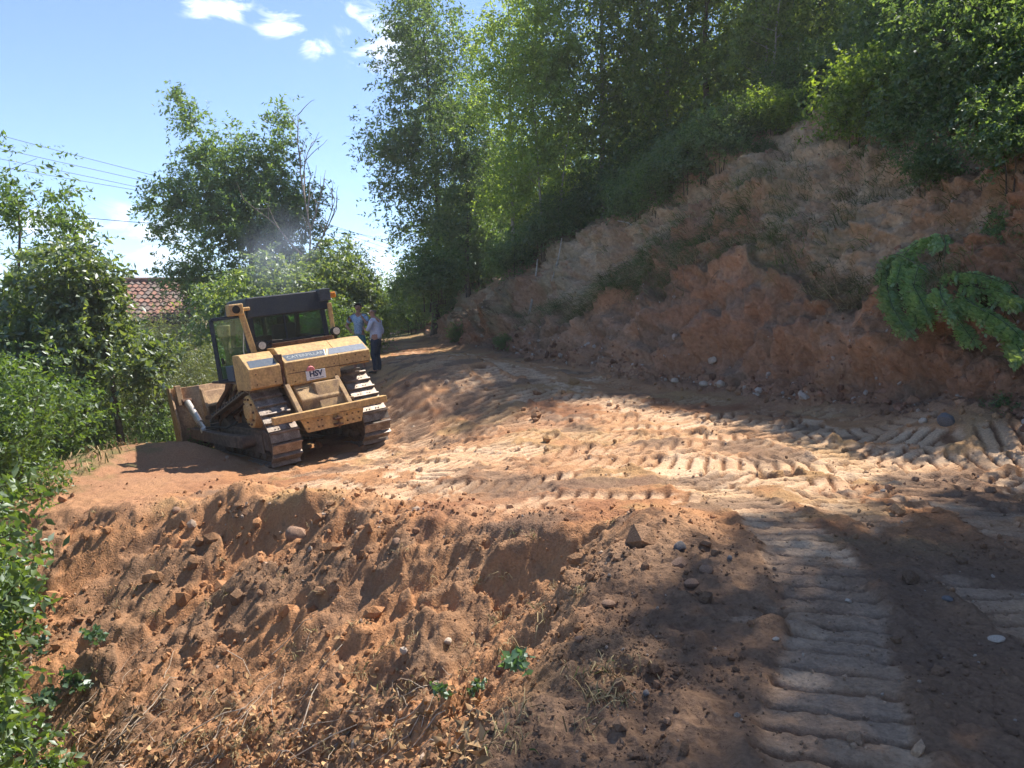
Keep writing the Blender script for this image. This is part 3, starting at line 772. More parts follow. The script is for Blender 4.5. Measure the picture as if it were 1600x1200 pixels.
    fr = MB().bar(dp(0, 1.62), dp(0, 2.90), .05, .06, (d.x, d.y, 0)).bar(dp(w, 1.62), dp(w, 2.86), .05, .08, (d.x, d.y, 0)).bar(dp(0, 2.87), dp(w, 2.86), .05, .07).bar(dp(0, 1.65), dp(w, 1.65), .05, .07)
    dr = fr.build('door', DARK, D, .008)
    MB().bar(dp(.03, 2.26), dp(w - .03, 2.26), .012, 1.14).build('door_glass', GLASS, dr)
    MB().bar(dp(w - .10, 1.98), dp(w - .10, 2.1), .05, .03, (d.x, d.y, 0)).build('door_handle', BLACK, dr)
    MB().tube([dp(.06, 1.75), dp(.10, 2.2), dp(.02, 2.6)], .015, 6).build('grab_bar', CHROME, dr, 0, True)
    # roll-over posts with lamp brackets
    MB().bar((.76, .84, 2.13), (.78, .96, 2.92), .10, .09, (1, 0, 0)).build('rollover_post', YEL, D, .012)
    MB().bar((.76, -.86, 2.13), (.78, -.88, 2.92), .08, .07, (1, 0, 0)).build('rollover_post', YEL, D, .012)
    MB().box(.70, .92, .92, 1.20, 2.88, 3.10).box(.74, .95, .78, .93, 2.95, 3.02).build('lamp_bracket', YEL, D, .02)
    MB().cyl((.70, 1.07, 2.99), (.685, 1.07, 2.99), .075, 16).build('lamp_recess', BLACK, D)
    for (y, z) in ((.72, 2.25), (-.86, 2.33)):
        MB().cyl((.72, y, z), (.60, y, z), .085, 18, .095).build('work_lamp', BLACK, D, 0, True)
        MB().cyl((.60, y, z), (.588, y, z), .072, 18).build('lamp_lens', LAMP, D)
        MB().bar((.68, y, 2.15), (.68, y, z), .04, .04, (1, 0, 0)).build('lamp_bracket', BLACK, D)
    MB().tube([(.7, .62, 2.2), (.62, .5, 2.32), (.62, .3, 2.3), (.66, .2, 2.18)], .013, 6).build('cable', BLACK, D, 0, True)
    MB().box(.56, .63, -.74, .53, 2.19, 2.26).box(.58, .62, .46, .50, 2.14, 2.2).box(.58, .62, -.70, -.66, 2.14, 2.2).box(.555, .565, -.12, -.10, 2.17, 2.28).build('rear_rail', RUST, D, .01)
    # hood, radiator guard, air pre-cleaner, exhaust
    MB().prism([(2.28, 1.3), (3.55, 1.15), (3.6, 1.95), (3.4, 2.05), (2.28, 2.15)], -.48, .48).build('hood', YEL, D, .03)
    MB().box(3.6, 3.72, -.55, .55, .9, 1.98).build('radiator_guard', YEL_D, D, .02)
    MB().cyl((2.66, .72, 1.9), (2.66, .72, 2.42), .07, 14).cyl((2.66, .72, 2.42), (2.66, .72, 2.50), .10, 18).build('precleaner_stem', YEL_D, D, 0, True)
    MB().cyl((2.66, .72, 2.49), (2.66, .72, 2.74), .15, 20).build('precleaner', YEL, D, .02, True)
    MB().bar((2.66, .72, 1.95), (2.66, .46, 1.95), .12, .12).build('intake_duct', YEL_D, D)
    MB().tube([(2.5, -.1, 2.1), (2.5, -.1, 2.95), (2.55, -.1, 3.05), (2.42, -.1, 3.12)], .055, 12).build('exhaust_pipe', RUST, D, 0, True)
    # blade: curved mouldboard with swept wings, end plates, cutting edge and rear box ribs
    bl = MB()
    def mould(x0, k): return x0 + .28 * (k - .45) ** 2 * 2.2 - .02
    nz = 9; secs = [(-1.62, .34), (-1.05, 0), (1.05, 0), (1.62, .34)]
    vs = []; fs = []
    for (y, dx) in secs:
        for i in range(nz):
            k = i / (nz - 1); z = .14 + k * 1.34
            vs.append((3.98 + dx + mould(0, k), y, z))
        for i in range(nz):
            k = i / (nz - 1); z = .14 + k * 1.34
            vs.append((3.90 + dx + mould(0, k), y, z))
    def vi(s_, side, i): return s_ * 2 * nz + side * nz + i
    for s_ in range(3):
        for i in range(nz - 1):
            fs.append((vi(s_, 0, i), vi(s_, 0, i + 1), vi(s_ + 1, 0, i + 1), vi(s_ + 1, 0, i)))
            fs.append((vi(s_, 1, i), vi(s_ + 1, 1, i), vi(s_ + 1, 1, i + 1), vi(s_, 1, i + 1)))
        fs.append((vi(s_, 0, nz - 1), vi(s_, 1, nz - 1), vi(s_ + 1, 1, nz - 1), vi(s_ + 1, 0, nz - 1)))
        fs.append((vi(s_, 0, 0), vi(s_ + 1, 0, 0), vi(s_ + 1, 1, 0), vi(s_, 1, 0)))
    for s_ in (0, 3):
        for i in range(nz - 1):
            f = (vi(s_, 0, i), vi(s_, 1, i), vi(s_, 1, i + 1), vi(s_, 0, i + 1)); fs.append(f if s_ == 0 else f[::-1])
    bl.add(vs, fs)
    B = bl.build('blade', BLADE, D, .008)
    MB().prism([(3.74, .30), (3.92, .30), (3.92, .72), (3.70, .62)], -1.05, 1.05).build('lower_rib', BLADE, B, .012)
    MB().prism([(3.68, 1.0), (3.93, .95), (3.95, 1.34), (3.86, 1.34)], -1.05, 1.05).build('upper_rib', BLADE, B, .012)
    for y in (-1.05, -.4, .4, 1.05):
        MB().prism([(3.70, .28), (3.92, .28), (3.95, 1.40), (3.84, 1.40), (3.66, .98)], y - .03, y + .03).build('stiffener', BLADE, B, .006)
    for sy in (1, -1):
        MB().prism([(3.95, .12), (4.34, .14), (4.42, 1.50), (4.22, 1.52), (3.92, .8)], sy * 1.64 - .02, sy * 1.64 + .02).build('end_plate', BLADE, B, .006)
        MB().prism([(4.05, 1.1), (4.2, 1.1), (4.3, 1.54), (4.14, 1.54)], sy * 1.48 - .06, sy * 1.48 + .06).build('corner_post', BLADE, B, .01)
        MB().prism([(3.95, .06), (4.40, .03), (4.43, .18), (3.98, .20)], sy * 1.34 - .31, sy * 1.34 + .31).build('end_bit', RUST, B, .006)
        arm = MB().bar((.75, sy * 1.30, .46), (1.3, sy * 1.38, .46), .16, .24).bar((1.25, sy * 1.38, .46), (3.86, sy * 1.38, .46), .15, .24)
        arm.build('push_arm', DUST, D, .015)
        MB().cyl((.75, sy * 1.08, .46), (.75, sy * 1.40, .46), .12, 18).build('trunnion', DUST, D, .01, True)
        c = MB().cyl((3.95, sy * 1.38, 1.15), (3.25, sy * 1.38, .72), .075, 16)
        C_ = c.build('tilt_cylinder', CHROME if sy > 0 else DUST, D, .006, True)
        MB().cyl((3.32, sy * 1.38, .76), (2.95, sy * 1.38, .58), .045, 12).cyl((2.98, sy * 1.30, .58), (2.98, sy * 1.46, .58), .06, 12).build('rod', CHROME, C_, 0, True)
        MB().cyl((3.98, sy * 1.28, 1.17), (3.98, sy * 1.48, 1.17), .07, 12).build('pin', RUST, C_, 0, True)
        MB().cyl((3.1, sy * .55, 1.9), (3.82, sy * .62, .95), .06, 14).build('lift_cylinder', DUST, D, 0, True)
        MB().tube([(2.95, sy * 1.36, .62), (2.5, sy * 1.33, .66), (1.7, sy * 1.3, .68), (1.35, sy * 1.2, .8)], .022, 6).build('hose', BLACK, D, 0, True)
    MB().box(3.92, 4.04, -1.05, 1.05, .05, .2).build('cutting_edge', RUST, B, .006)
    MB().tube([(1.9, 1.0, 1.55), (2.5, 1.15, 1.1), (2.9, 1.1, .8), (3.3, 1.2, .8)], .05, 8).tube([(1.8, .9, 1.5), (2.45, 1.0, 1.0), (2.95, 1.0, .75)], .04, 8).build('hose', RUST, D, 0, True)
    MB().prism([(1.5, .62), (2.5, .62), (2.35, 1.3), (1.6, 1.5)], .50, .74).prism([(1.5, .62), (2.5, .62), (2.35, 1.3), (1.6, 1.5)], -.74, -.50).build('side_guard', DUST, D, .02)
build_dozer()
# ------------------------------------------------------------------ people
def skin_part(name, nodes, edges, mat, parent, root=0, sub=2):
    """nodes: (x, y, z, radius_x, radius_y); one continuous skinned surface"""
    me = bpy.data.meshes.new(name)
    me.from_pydata([n[:3] for n in nodes], edges, [])
    me.materials.append(mat)
    o = bpy.data.objects.new(name, me); COL.objects.link(o)
    sk = o.modifiers.new('skin', 'SKIN'); sk.use_smooth_shade = True
    sm = o.modifiers.new('sub', 'SUBSURF'); sm.levels = sub; sm.render_levels = sub
    if not me.skin_vertices: me.skin_vertices.new()
    for i, n in enumerate(nodes):
        d = me.skin_vertices[0].data[i]; d.radius = (n[3], n[4]); d.use_root = (i == root)
    o.parent = parent
    dg = bpy.context.evaluated_depsgraph_get()
    m2 = bpy.data.meshes.new_from_object(o.evaluated_get(dg))
    m2.name = name
    o.modifiers.clear(); o.data = m2
    return o
def hand(wrist, direction, palm_n, mat_parent, mat, curl=.5, side=1):
    w = Vector(wrist); d = Vector(direction).normalized(); n = Vector(palm_n).normalized(); s = d.cross(n).normalized() * side
    nodes = [(*w, .028, .022), (*(w + d * .05), .036, .018), (*(w + d * .09), .038, .016)]; edges = [(0, 1), (1, 2)]
    for i, (o, l) in enumerate(((-.028, .065), (-.009, .075), (.010, .070), (.028, .055))):
        b = len(nodes); p0 = w + d * .095 + s * o; p1 = p0 + d * l * .5 + n * l * .2 * curl; p2 = p1 + d * l * .35 * (1 - curl * .5) + n * l * .5 * curl
        nodes += [(*p0, .0095, .0095), (*p1, .009, .009), (*p2, .007, .007)]; edges += [(2, b), (b, b + 1), (b + 1, b + 2)]
    b = len(nodes); p0 = w + d * .04 + s * -.04; p1 = p0 + d * .03 - s * .02 + n * .01; p2 = p1 + d * .03 + n * .015
    nodes += [(*p0, .012, .012), (*p1, .011, .011), (*p2, .008, .008)]; edges += [(1, b), (b, b + 1), (b + 1, b + 2)]
    return nodes, edges
SKIN = paint('skin', (.42, .22, .15), (.36, .18, .12), .6, 0, 20, .5)
HAIRG = paint('grey_hair', (.18, .16, .15), (.12, .11, .10), .9)
HAIRD = paint('dark_hair', (.03, .022, .018), (.02, .015, .012), .8)
SHIRT_A = paint('pale_lilac_shirt', (.56, .58, .68), (.48, .50, .62), .85, 0, 14, .5, .1)
SHIRT_B = paint('light_blue_print_shirt', (.46, .56, .66), (.20, .30, .42), .85, 0, 26, .5, .1)
TROU = paint('navy_trousers', (.022, .033, .058), (.035, .045, .07), .85, 0, 10, .5, .1)
SHORTS = paint('teal_shorts', (.09, .24, .26), (.07, .19, .21), .85, 0, 10, .5, .1)
SHOE = paint('black_shoe', (.02, .018, .016), (.05, .035, .025), .6)
def head_nodes(c, f, up, r=.1):
    """skull, brow, nose and jaw as nodes of the body skin: c centre of head, f facing"""
    return c, f, up
def person(name, label, loc, facing, shirt, bottom, hair, pose, height=1.75, bald=False):
    k = height / 1.75
    P = empty(name, loc, (0, 0, facing)); tag(P, label, 'person', 'men standing on the road beside the bulldozer')
    P.scale = (k, k, k)
    # local frame: facing +x, left +y
    L = pose
    nodes = [(0, 0, .95, .155, .12), (.0, 0, 1.10, .15, .115), (.01 + L.get('lean', 0) * .3, 0, 1.28, .165, .12), (.0 + L.get('lean', 0) * .6, 0, 1.42, .15, .10),
             (.01 + L.get('lean', 0), 0, 1.50, .058, .058), (.03 + L.get('lean', 0) * 1.3, 0, 1.56, .062, .07), (.04 + L.get('lean', 0) * 1.4, 0, 1.64, .088, .075), (.035 + L.get('lean', 0) * 1.4, 0, 1.71, .072, .062)]
    edges = [(i, i + 1) for i in range(7)]
    ln = L.get('lean', 0)
    def chain(start, pts):
        b = len(nodes); nodes.extend(pts); edges.append((start, b))
        for i in range(len(pts) - 1): edges.append((b + i, b + i + 1))
        return b + len(pts) - 1
    for s, key in ((1, 'armL'), (-1, 'armR')):
        sh, el, wr = L[key]
        chain(3, [(sh[0] + ln * .6, s * .19, 1.41, .055, .055), (*el, .042, .042), (*wr, .028, .026)])
    for s, key in ((1, 'legL'), (-1, 'legR')):
        kn, an = L[key]
        chain(0, [(0, s * .09, .86, .088, .09), (*kn, .062, .062), (*an, .04, .04), (an[0] + .1, an[1], .035, .038, .03), (an[0] + .17, an[1], .025, .03, .02)])
    body = skin_part('body', nodes, edges, SKIN, P)
    # face: nose, ears, eyes, mouth line
    hx, hz = .04 + ln * 1.4, 1.64
    fc = MB().tube([(hx + .078, 0, hz + .03), (hx + .108, 0, hz - .012), (hx + .08, 0, hz - .02)], [.010, .016, .012], 8)
    for s in (1, -1): fc.tube([(hx - .01, s * .078, hz + .03), (hx - .02, s * .094, hz + .015), (hx - .005, s * .08, hz - .03)], [.012, .016, .009], 8)
    fc.build('face_features', SKIN, body, 0, True)
    ey = MB()
    for s in (1, -1): ey.tube([(hx + .073, s * .032, hz + .018), (hx + .083, s * .032, hz + .018)], [.012, .008], 8)
    ey.tube([(hx + .075, -.025, hz - .052), (hx + .082, 0, hz - .053), (hx + .075, .025, hz - .052)], .005, 5)
    ey.build('eyes_and_mouth', BLACK, body)
    # hair as a cap of the upper back of the skull
    bm = bmesh.new(); bmesh.ops.create_uvsphere(bm, u_segments=20, v_segments=14, radius=1)
    for v in list(bm.verts):
        c = v.co
        keep = (c.x * .75 - c.z * .66 < (.12 if not bald else -.35)) and c.z > -.45 and (not bald or c.z < .55)
        if not keep: bm.verts.remove(v)
    for v in bm.verts: v.co = Vector((v.co.x * .104 + hx - .008, v.co.y * .088, v.co.z * .104 + hz + .012))
    hm = bpy.data.meshes.new('hair'); bm.to_mesh(hm); bm.free()
    h = link('hair', hm, body, hair); so = h.modifiers.new('solid', 'SOLIDIFY'); so.thickness = .012; so.offset = 1
    # shirt, slightly larger than the body, open at the cuffs
    fr = L.get('sleeve', .55)
    sn = [(0, 0, .90, .175, .145), (0, 0, 1.02, .178, .14), (.0, 0, 1.12, .172, .135), (.01 + ln * .3, 0, 1.28, .18, .137), (ln * .6, 0, 1.42, .160, .112), (.005 + ln * .9, 0, 1.475, .075, .075)]
    se = [(i, i + 1) for i in range(5)]
    for s, key in ((1, 'armL'), (-1, 'armR')):
        sh, el, wr = L[key]; b = len(sn)
        el_ = Vector(el); wr_ = Vector(wr); s0 = Vector((sh[0] + ln * .6, s * .19, 1.41))
        if fr >= 1: end = [el_, el_ + (wr_ - el_) * (fr - 1)]; rad = [.062, .05]
        else: end = [s0 + (el_ - s0) * .5, s0 + (el_ - s0) * fr]; rad = [.07, .066]
        sn += [(*s0, .075, .075)] + [(*e, r, r) for e, r in zip(end, rad)]
        se += [(4, b), (b, b + 1), (b + 1, b + 2)]
    skin_part('shirt', sn, se, shirt, P)
    tn = [(0, 0, .98, .168, .135), (0, 0, .90, .172, .14)]; te = [(0, 1)]
    for s, key in ((1, 'legL'), (-1, 'legR')):
        kn, an = L[key]; b = len(tn)
        tn += [(0, s * .092, .82, .105, .105), (*kn, .082, .082)]; te += [(1, b), (b, b + 1)]
        if L.get('long', True): tn += [(an[0], an[1], .30, .072, .072), (an[0], an[1], .075, .068, .068)]; te += [(b + 1, b + 2), (b + 2, b + 3)]
    skin_part('trousers' if L.get('long', True) else 'shorts', tn, te, bottom, P)
    for s, key in ((1, 'legL'), (-1, 'legR')):
        an = L[key][1]
        skin_part('shoe', [(an[0] - .04, an[1], .045, .045, .045), (an[0] + .06, an[1], .045, .05, .042), (an[0] + .17, an[1], .035, .045, .032), (an[0] + .2, an[1], .03, .03, .02)], [(0, 1), (1, 2), (2, 3)], SHOE, P, 0, 1)
    for s, key in ((1, 'armL'), (-1, 'armR')):
        sh, el, wr = L[key]; d = Vector(wr) - Vector(el)
        hn, he = hand(wr, d, L.get(key + '_n', (0, -s, 0)), P, SKIN, L.get(key + '_c', .5), s)
        skin_part('hand', hn, he, SKIN, P, 0, 1)
    return P
def build_people():
    x, y = at(588, 582, 20)[:2]
    person('person', 'bald man in a pale lilac shirt and navy trousers, seen from behind beside the bulldozer', (x, y, gz(x, y) - .01), math.radians(165), SHIRT_A, TROU, HAIRG,
           dict(lean=.05, sleeve=1.35, armL=((0, 0, 0), (.10, .26, 1.16), (.30, .06, 1.20)), armR=((0, 0, 0), (-.06, -.30, 1.13), (.06, -.33, .90)),
                armL_n=(0, -1, .3), armL_c=.8, legL=((.03, .10, .48), (-.02, .11, .08)), legR=((.02, -.11, .48), (-.02, -.14, .08))), 1.70, True)
    x, y = at(562, 578, 21.2)[:2]
    person('person', 'dark-haired man in a light blue patterned shirt raising a hand to his chin', (x, y, gz(x, y) - .01), math.radians(-95), SHIRT_B, SHORTS, HAIRD,
           dict(lean=.02, sleeve=.75, long=False, armL=((0, 0, 0), (.16, .27, 1.20), (.17, .10, 1.44)), armR=((0, 0, 0), (.02, -.33, 1.17), (.16, -.20, 1.05)),
                armL_c=.9, legL=((.03, .10, .48), (-.02, .12, .08)), legR=((.02, -.11, .48), (-.02, -.13, .08))), 1.84)
build_people()
# ------------------------------------------------------------------ trees and shrubs
def unit(v): return v / (np.linalg.norm(v, axis=-1, keepdims=True) + 1e-9)
def leaf_arrays(pos, axis, size, width, r, up_bias=.6, fold=.25):
    n = len(pos)
    axis = unit(axis)
    nrm = unit(r.normal(size=(n, 3)) + np.array([0, 0, up_bias]) * 1.0)
    side = unit(np.cross(axis, nrm)); nrm = np.cross(side, axis)
    w = (size * width)[:, None] * .5; l = size[:, None]
    a = pos; t = pos + axis * l
    m = pos + axis * l * .45
    lf = m + side * w + nrm * w * fold; rt = m - side * w + nrm * w * fold
    V = np.stack([a, lf, t, rt], 1).reshape(-1, 3)
    q = np.arange(n) * 4
    F = np.stack([q, q + 1, q + 2, q, q + 2, q + 3], 1).reshape(-1, 3)
    return V, F
def sprays(r, C, rad, twigs, leaves, lsize, spread=.6, droop=.2, width=.45, out=None, up_bias=.6):
    """C (n,3) clump centres; each has twigs, each twig carries leaves left and right"""
    n = len(C); T = n * twigs
    c = np.repeat(C, twigs, 0); rr = np.repeat(rad, twigs)[:, None]
    d = r.normal(size=(T, 3))
    if out is not None: d = d * spread + np.repeat(out, twigs, 0)
    d = unit(d); d[:, 2] -= droop * .5
    st = c + r.normal(size=(T, 3)) * rr * .38
    ln = rr * r.uniform(.5, 1.1, (T, 1))
    k = (np.arange(leaves) + .5) / leaves
    t = np.tile(k, T)[:, None] + r.uniform(-.05, .05, (T * leaves, 1))
    dd = np.repeat(d, leaves, 0); l2 = np.repeat(ln, leaves, 0)
    pos = np.repeat(st, leaves, 0) + dd * l2 * t
    pos[:, 2] -= (droop * l2[:, 0] * t[:, 0] ** 2)
    sd = unit(np.cross(dd, r.normal(size=(T * leaves, 3))))
    ax = dd * .55 + sd * .9 + np.array([0, 0, -.35 * droop - .12]) + r.normal(size=(T * leaves, 3)) * .25
    sz = lsize * r.uniform(.4, 1.4, T * leaves)
    return leaf_arrays(pos, ax, sz, width, r, up_bias)
def fast_tubes(segs, n=5):
    """segs: list of (pts (k,3), radii (k)) -> V, F quads"""
    Vs = []; Fs = []; base = 0
    ang = np.linspace(0, 2 * np.pi, n, endpoint=False)
    for pts, rad in segs:
        pts = np.asarray(pts, float); k = len(pts)
        d = np.gradient(pts, axis=0); d = unit(d)
        ref = np.array([.31, .9, .2]) if abs(d[0, 2]) > .7 else np.array([.1, .2, .97])
        a = unit(np.cross(d, ref)); b = np.cross(d, a)
        ring = pts[:, None] + (a[:, None] * np.cos(ang)[None, :, None] + b[:, None] * np.sin(ang)[None, :, None]) * np.asarray(rad)[:, None, None]
        Vs.append(ring.reshape(-1, 3))
        i, j = np.meshgrid(np.arange(k - 1), np.arange(n), indexing='ij')
        q = base + i * n + j; q2 = base + i * n + (j + 1) % n
        Fs.append(np.stack([q, q2, q2 + n, q + n], -1).reshape(-1, 4)); base += k * n
    return np.concatenate(Vs), np.concatenate(Fs)
def make_tree(seed, H, env, nclump, clump_r, twigs, leaves, lsize, trunk_r=.12, stems=1, lean=(0, 0), droop=.2, width=.45, shell=.5, bare=0.0, trunk_top=.85, spread=.6, wob=.04, up_bias=.6):
    """env: ellipsoids (cx, cy, cz, rx, ry, rz, weight) in tree space -> trunk mesh, crown mesh"""
    r = np.random.default_rng(seed)
    w = np.array([e[6] for e in env], float); w /= w.sum()
    pick = r.choice(len(env), nclump, p=w)
    E = np.array([e[:6] for e in env], float)[pick]
    u = unit(r.normal(size=(nclump, 3))); rad = r.uniform(0, 1, nclump) ** shell
    C = E[:, :3] + u * E[:, 3:6] * rad[:, None]
    C[:, 2] = np.maximum(C[:, 2], .25)
    segs = []; nodes = []; nr = []
    for s in range(stems):
        a = 2 * np.pi * s / max(stems, 1) + r.uniform(0, 1)
        off = np.array([np.cos(a), np.sin(a)]) * (0 if stems == 1 else .25 * clump_r * 1.5)
        k = 9; t = np.linspace(0, 1, k); top = H * trunk_top * (1 if stems == 1 else r.uniform(.6, 1))
        px = off[0] * (1 + t * 2) + lean[0] * t ** 1.4 + np.cumsum(r.normal(0, wob * H / 8, k)) * (t > 0)
        py = off[1] * (1 + t * 2) + lean[1] * t ** 1.4 + np.cumsum(r.normal(0, wob * H / 8, k)) * (t > 0)
        P = np.stack([px, py, t * top], 1); R = trunk_r * (1 - t * .86) * (1 if stems == 1 else .6)
        R[0] *= 1.35
        P[0, 2] = -.3
        segs.append((P, R))
        tt = np.linspace(0, 1, 28)
        for q in tt:
            nodes.append([np.interp(q, t, P[:, j]) for j in range(3)]); nr.append(np.interp(q, t, R))
    order = np.argsort(np.linalg.norm(C[:, :2] - np.array([lean[0] * .5, lean[1] * .5]), axis=1) + .15 * C[:, 2])
    nodes = list(map(np.array, nodes))
    outd = np.zeros_like(C)
    for i in order:
        c = C[i]; A = np.array(nodes)
        dv = c - A; dist = np.linalg.norm(dv, axis=1)
        cost = dist + 1.2 * np.maximum(A[:, 2] - c[2] + .35 * dist, 0)
        j = int(np.argmin(cost)); p = A[j]; L = dist[j]
        mid = (p + c) / 2 + r.normal(0, .08 * L, 3) - np.array([0, 0, .10 * L])
        r0 = min(nr[j] * .7, .006 + .014 * L); r0 = max(r0, .006)
        ts = np.linspace(0, 1, 5)[:, None]
        pts = (1 - ts) ** 2 * p + 2 * ts * (1 - ts) * mid + ts ** 2 * c
        segs.append((pts, np.linspace(r0, .004, 5)))
        for q, rr_ in ((2, r0 * .6), (3, r0 * .45), (4, r0 * .3)): nodes.append(pts[q]); nr.append(rr_)
        outd[i] = (c - mid)
    V, F = fast_tubes(segs)
    tm = np_mesh('trunk', V, F, True)
    keep = r.uniform(size=nclump) >= bare
    V, F = sprays(r, C[keep], np.full(keep.sum(), clump_r) * r.uniform(.6, 1.3, keep.sum()), twigs, leaves, lsize, spread, droop, width, unit(outd[keep]), up_bias)
    cm = np_mesh('crown', V, F, True)
    return tm, cm

BARK = paint('bark', (.13, .10, .075), (.07, .055, .045), .9, 0, 8, .5, .4)
BARK_P = paint('pale_bark', (.42, .38, .33), (.22, .19, .16), .85, 0, 9, .45, .3)
L_DARK = leaf_mat('leaf_dark', (.055, .11, .045), (.13, .20, .075), .54, .05)
L_MID = leaf_mat('leaf_mid', (.055, .11, .03), (.12, .19, .05), .48, .04)
L_BIRCH = leaf_mat('leaf_birch', (.11, .17, .045), (.22, .30, .085), .6, .04)
L_BEECH = leaf_mat('leaf_beech', (.07, .13, .03), (.18, .25, .05), .58, .04)
L_WALN = leaf_mat('leaf_walnut', (.06, .115, .035), (.18, .24, .08), .5, .08)
L_ELD = leaf_mat('leaf_elder', (.055, .12, .03), (.16, .24, .065), .5, .06)
L_WILL = leaf_mat('leaf_willow', (.085, .12, .05), (.17, .20, .085), .45, .06)
L_OLIVE = leaf_mat('leaf_yellowing', (.10, .11, .028), (.20, .17, .04), .5, .05)

def tree_proto(tm, cm, bark, leaf):
    tm.materials.append(bark); cm.materials.append(leaf); return (tm, cm)
def plant(name, proto, loc, label, cat='tree', rot=0., sc=1., group=None, tilt=(0, 0), parts=('trunk', 'crown')):
    o = empty(name, loc, (tilt[0], tilt[1], rot)); o.scale = (sc, sc, sc) if not hasattr(sc, '__len__') else sc
    tag(o, label, cat, group)
    link(parts[0], proto[0], o); link(parts[1], proto[1], o)
    return o

def build_trees():
    # ---------- prototypes
    big_dark = tree_proto(*make_tree(11, 17, [(0, 0, 11, 2.5, 2.5, 5.4, 3), (-1.5, 0, 8.5, 1.5, 2, 2.6, 1.3), (.5, 0, 5.0, 2.1, 2.2, 3.0, 2.0), (-.8, 0, 14.5, 1.5, 1.7, 2.6, 1.0), (-.2, 0, 2.6, 2.0, 1.8, 1.8, 1.0)],
                                     300, 1.0, 16, 11, .185, .2, 1, (-.3, 0), .25, .42, .45), BARK, L_DARK)
    dark2 = tree_proto(*make_tree(12, 13, [(0, 0, 8, 2.3, 2.3, 4.8, 3), (.5, .4, 4, 2.0, 2, 2.6, 1.5)], 190, 1.0, 16, 11, .185, .16, 1, (.3, 0), .25, .42, .5), BARK, L_DARK)
    birch = tree_proto(*make_tree(13, 10, [(0, 0, 6.3, 1.35, 1.35, 3.7, 3), (0, 0, 3, 1.3, 1.3, 2.0, 1)], 190, .7, 14, 12, .105, .09, 2, (.2, 0), .35, .6, .55, wob=.02), BARK_P, L_BIRCH)
    birch2 = tree_proto(*make_tree(14, 12, [(0, 0, 7.5, 1.7, 1.6, 4.6, 3), (.3, 0, 3.2, 1.6, 1.5, 2.3, 1.2)], 210, .8, 15, 12, .11, .10, 1, (-.2, 0), .35, .6, .55, wob=.02), BARK_P, L_BIRCH)
    beech = tree_proto(*make_tree(15, 11, [(0, 0, 6.5, 2.2, 2.2, 3.8, 3), (0, 0, 3, 2.3, 2.3, 1.8, 1.3)], 180, .95, 14, 11, .15, .13, 1, (0, 0), .05, .62, .55, spread=.45, up_bias=1.6), BARK, L_BEECH)
    walnut = tree_proto(*make_tree(16, 5.4, [(0, 0, 3.5, 1.6, 1.6, 1.55, 3), (.3, 0, 2.3, 1.7, 1.6, .95, 2), (-.6, 0, 2.5, 1.3, 1.3, 1.0, 1)], 230, .5, 8, 12, .165, .09, 1, (.1, 0), .3, .42, .5), BARK, L_WALN)
    bush = tree_proto(*make_tree(17, 2.6, [(0, 0, 1.4, 1.25, 1.25, 1.05, 3), (.3, .2, .7, 1.2, 1.2, .7, 1.2)], 150, .38, 7, 11, .085, .03, 5, (0, 0), .25, .5, .6), BARK, L_MID)
    bush_d = tree_proto(*make_tree(18, 2.4, [(0, 0, 1.3, 1.3, 1.2, 1.0, 3), (-.3, .2, .7, 1.3, 1.2, .6, 1.2)], 140, .4, 7, 11, .10, .03, 4, (0, 0), .3, .5, .6), BARK, L_DARK)
    willow = tree_proto(*make_tree(19, 3.4, [(0, 0, 2.0, 1.1, 1.1, 1.4, 3), (0, 0, 1.0, 1.2, 1.2, .9, 1)], 190, .42, 8, 14, .075, .035, 5, (0, 0), .45, .24, .6), BARK, L_WILL)
    # ---------- big tree behind the house: ragged limbs with leaning top-left leader and two dry leaders
    env = [(-.4, 0, 6.0, 3.2, 2.6, 2.6, 4), (-.1, 0, 7.4, 2.3, 1.8, 2.2, 4), (-2.6, 0, 7.2, 1.7, 1.6, 1.3, 1.6), (-3.6, 0, 6.6, 1.0, 1.0, .8, .6), (-1.7, 0, 9.0, .75, .8, 1.2, .8), (-2.3, 0, 10.5, .5, .6, 1.0, .45), (-2.7, 0, 11.7, .35, .4, .5, .2),
           (1.3, 0, 9.0, .9, .9, 1.3, .9), (1.5, 0, 10.4, .35, .4, .8, .25), (1.9, 0, 7.2, 1.7, 1.5, 1.6, 1.4), (2.4, 0, 4.6, 2.0, 1.8, 1.8, 2), (0, 0, 3.4, 3.4, 2.5, 2.0, 3), (-2.2, 0, 4.2, 1.5, 1.5, 1.4, 1), (-.2, 0, 8.0, 1.7, 1.3, 1.5, 1.6), (.6, 0, 6.5, 2.2, 1.5, 1.6, 1.6), (.1, 0, 9.0, 1.2, 1.0, 1.2, .9)]
    big = tree_proto(*make_tree(21, 10.5, env, 470, .72, 14, 11, .165, .22, 1, (.2, 0), .25, .42, .6), BARK, L_DARK)
    p = at(388, 510, 33)
    plant('tree', big, (p[0], p[1], -.4), 'tall ragged dark green tree behind the tiled roof and the bulldozer')
    # bare dry leaders standing out of its right side
    r = np.random.default_rng(5); segs = []
    def dry(p, d, L, rad, lvl):
        k = 6; pts = [np.array(p, float)]
        for i in range(k):
            d = unit(np.array(d) + r.normal(0, .10, 3)); pts.append(pts[-1] + d * L / k)
        segs.append((np.array(pts), np.linspace(rad, rad * .3, k + 1)))
        if lvl:
            for q in range(2, k + 1):
                for s in range(2 if lvl > 1 else 1):
                    nd = unit(d + r.normal(0, .55, 3) + np.array([0, 0, .25])); dry(pts[q], nd, L * r.uniform(.25, .45), rad * .5, lvl - 1)
    dry((0, 0, -.3), (.02, 0, 1), 7.4, .075, 2); dry((.05, 0, 4.5), (.3, 0, 1), 2.8, .04, 1)
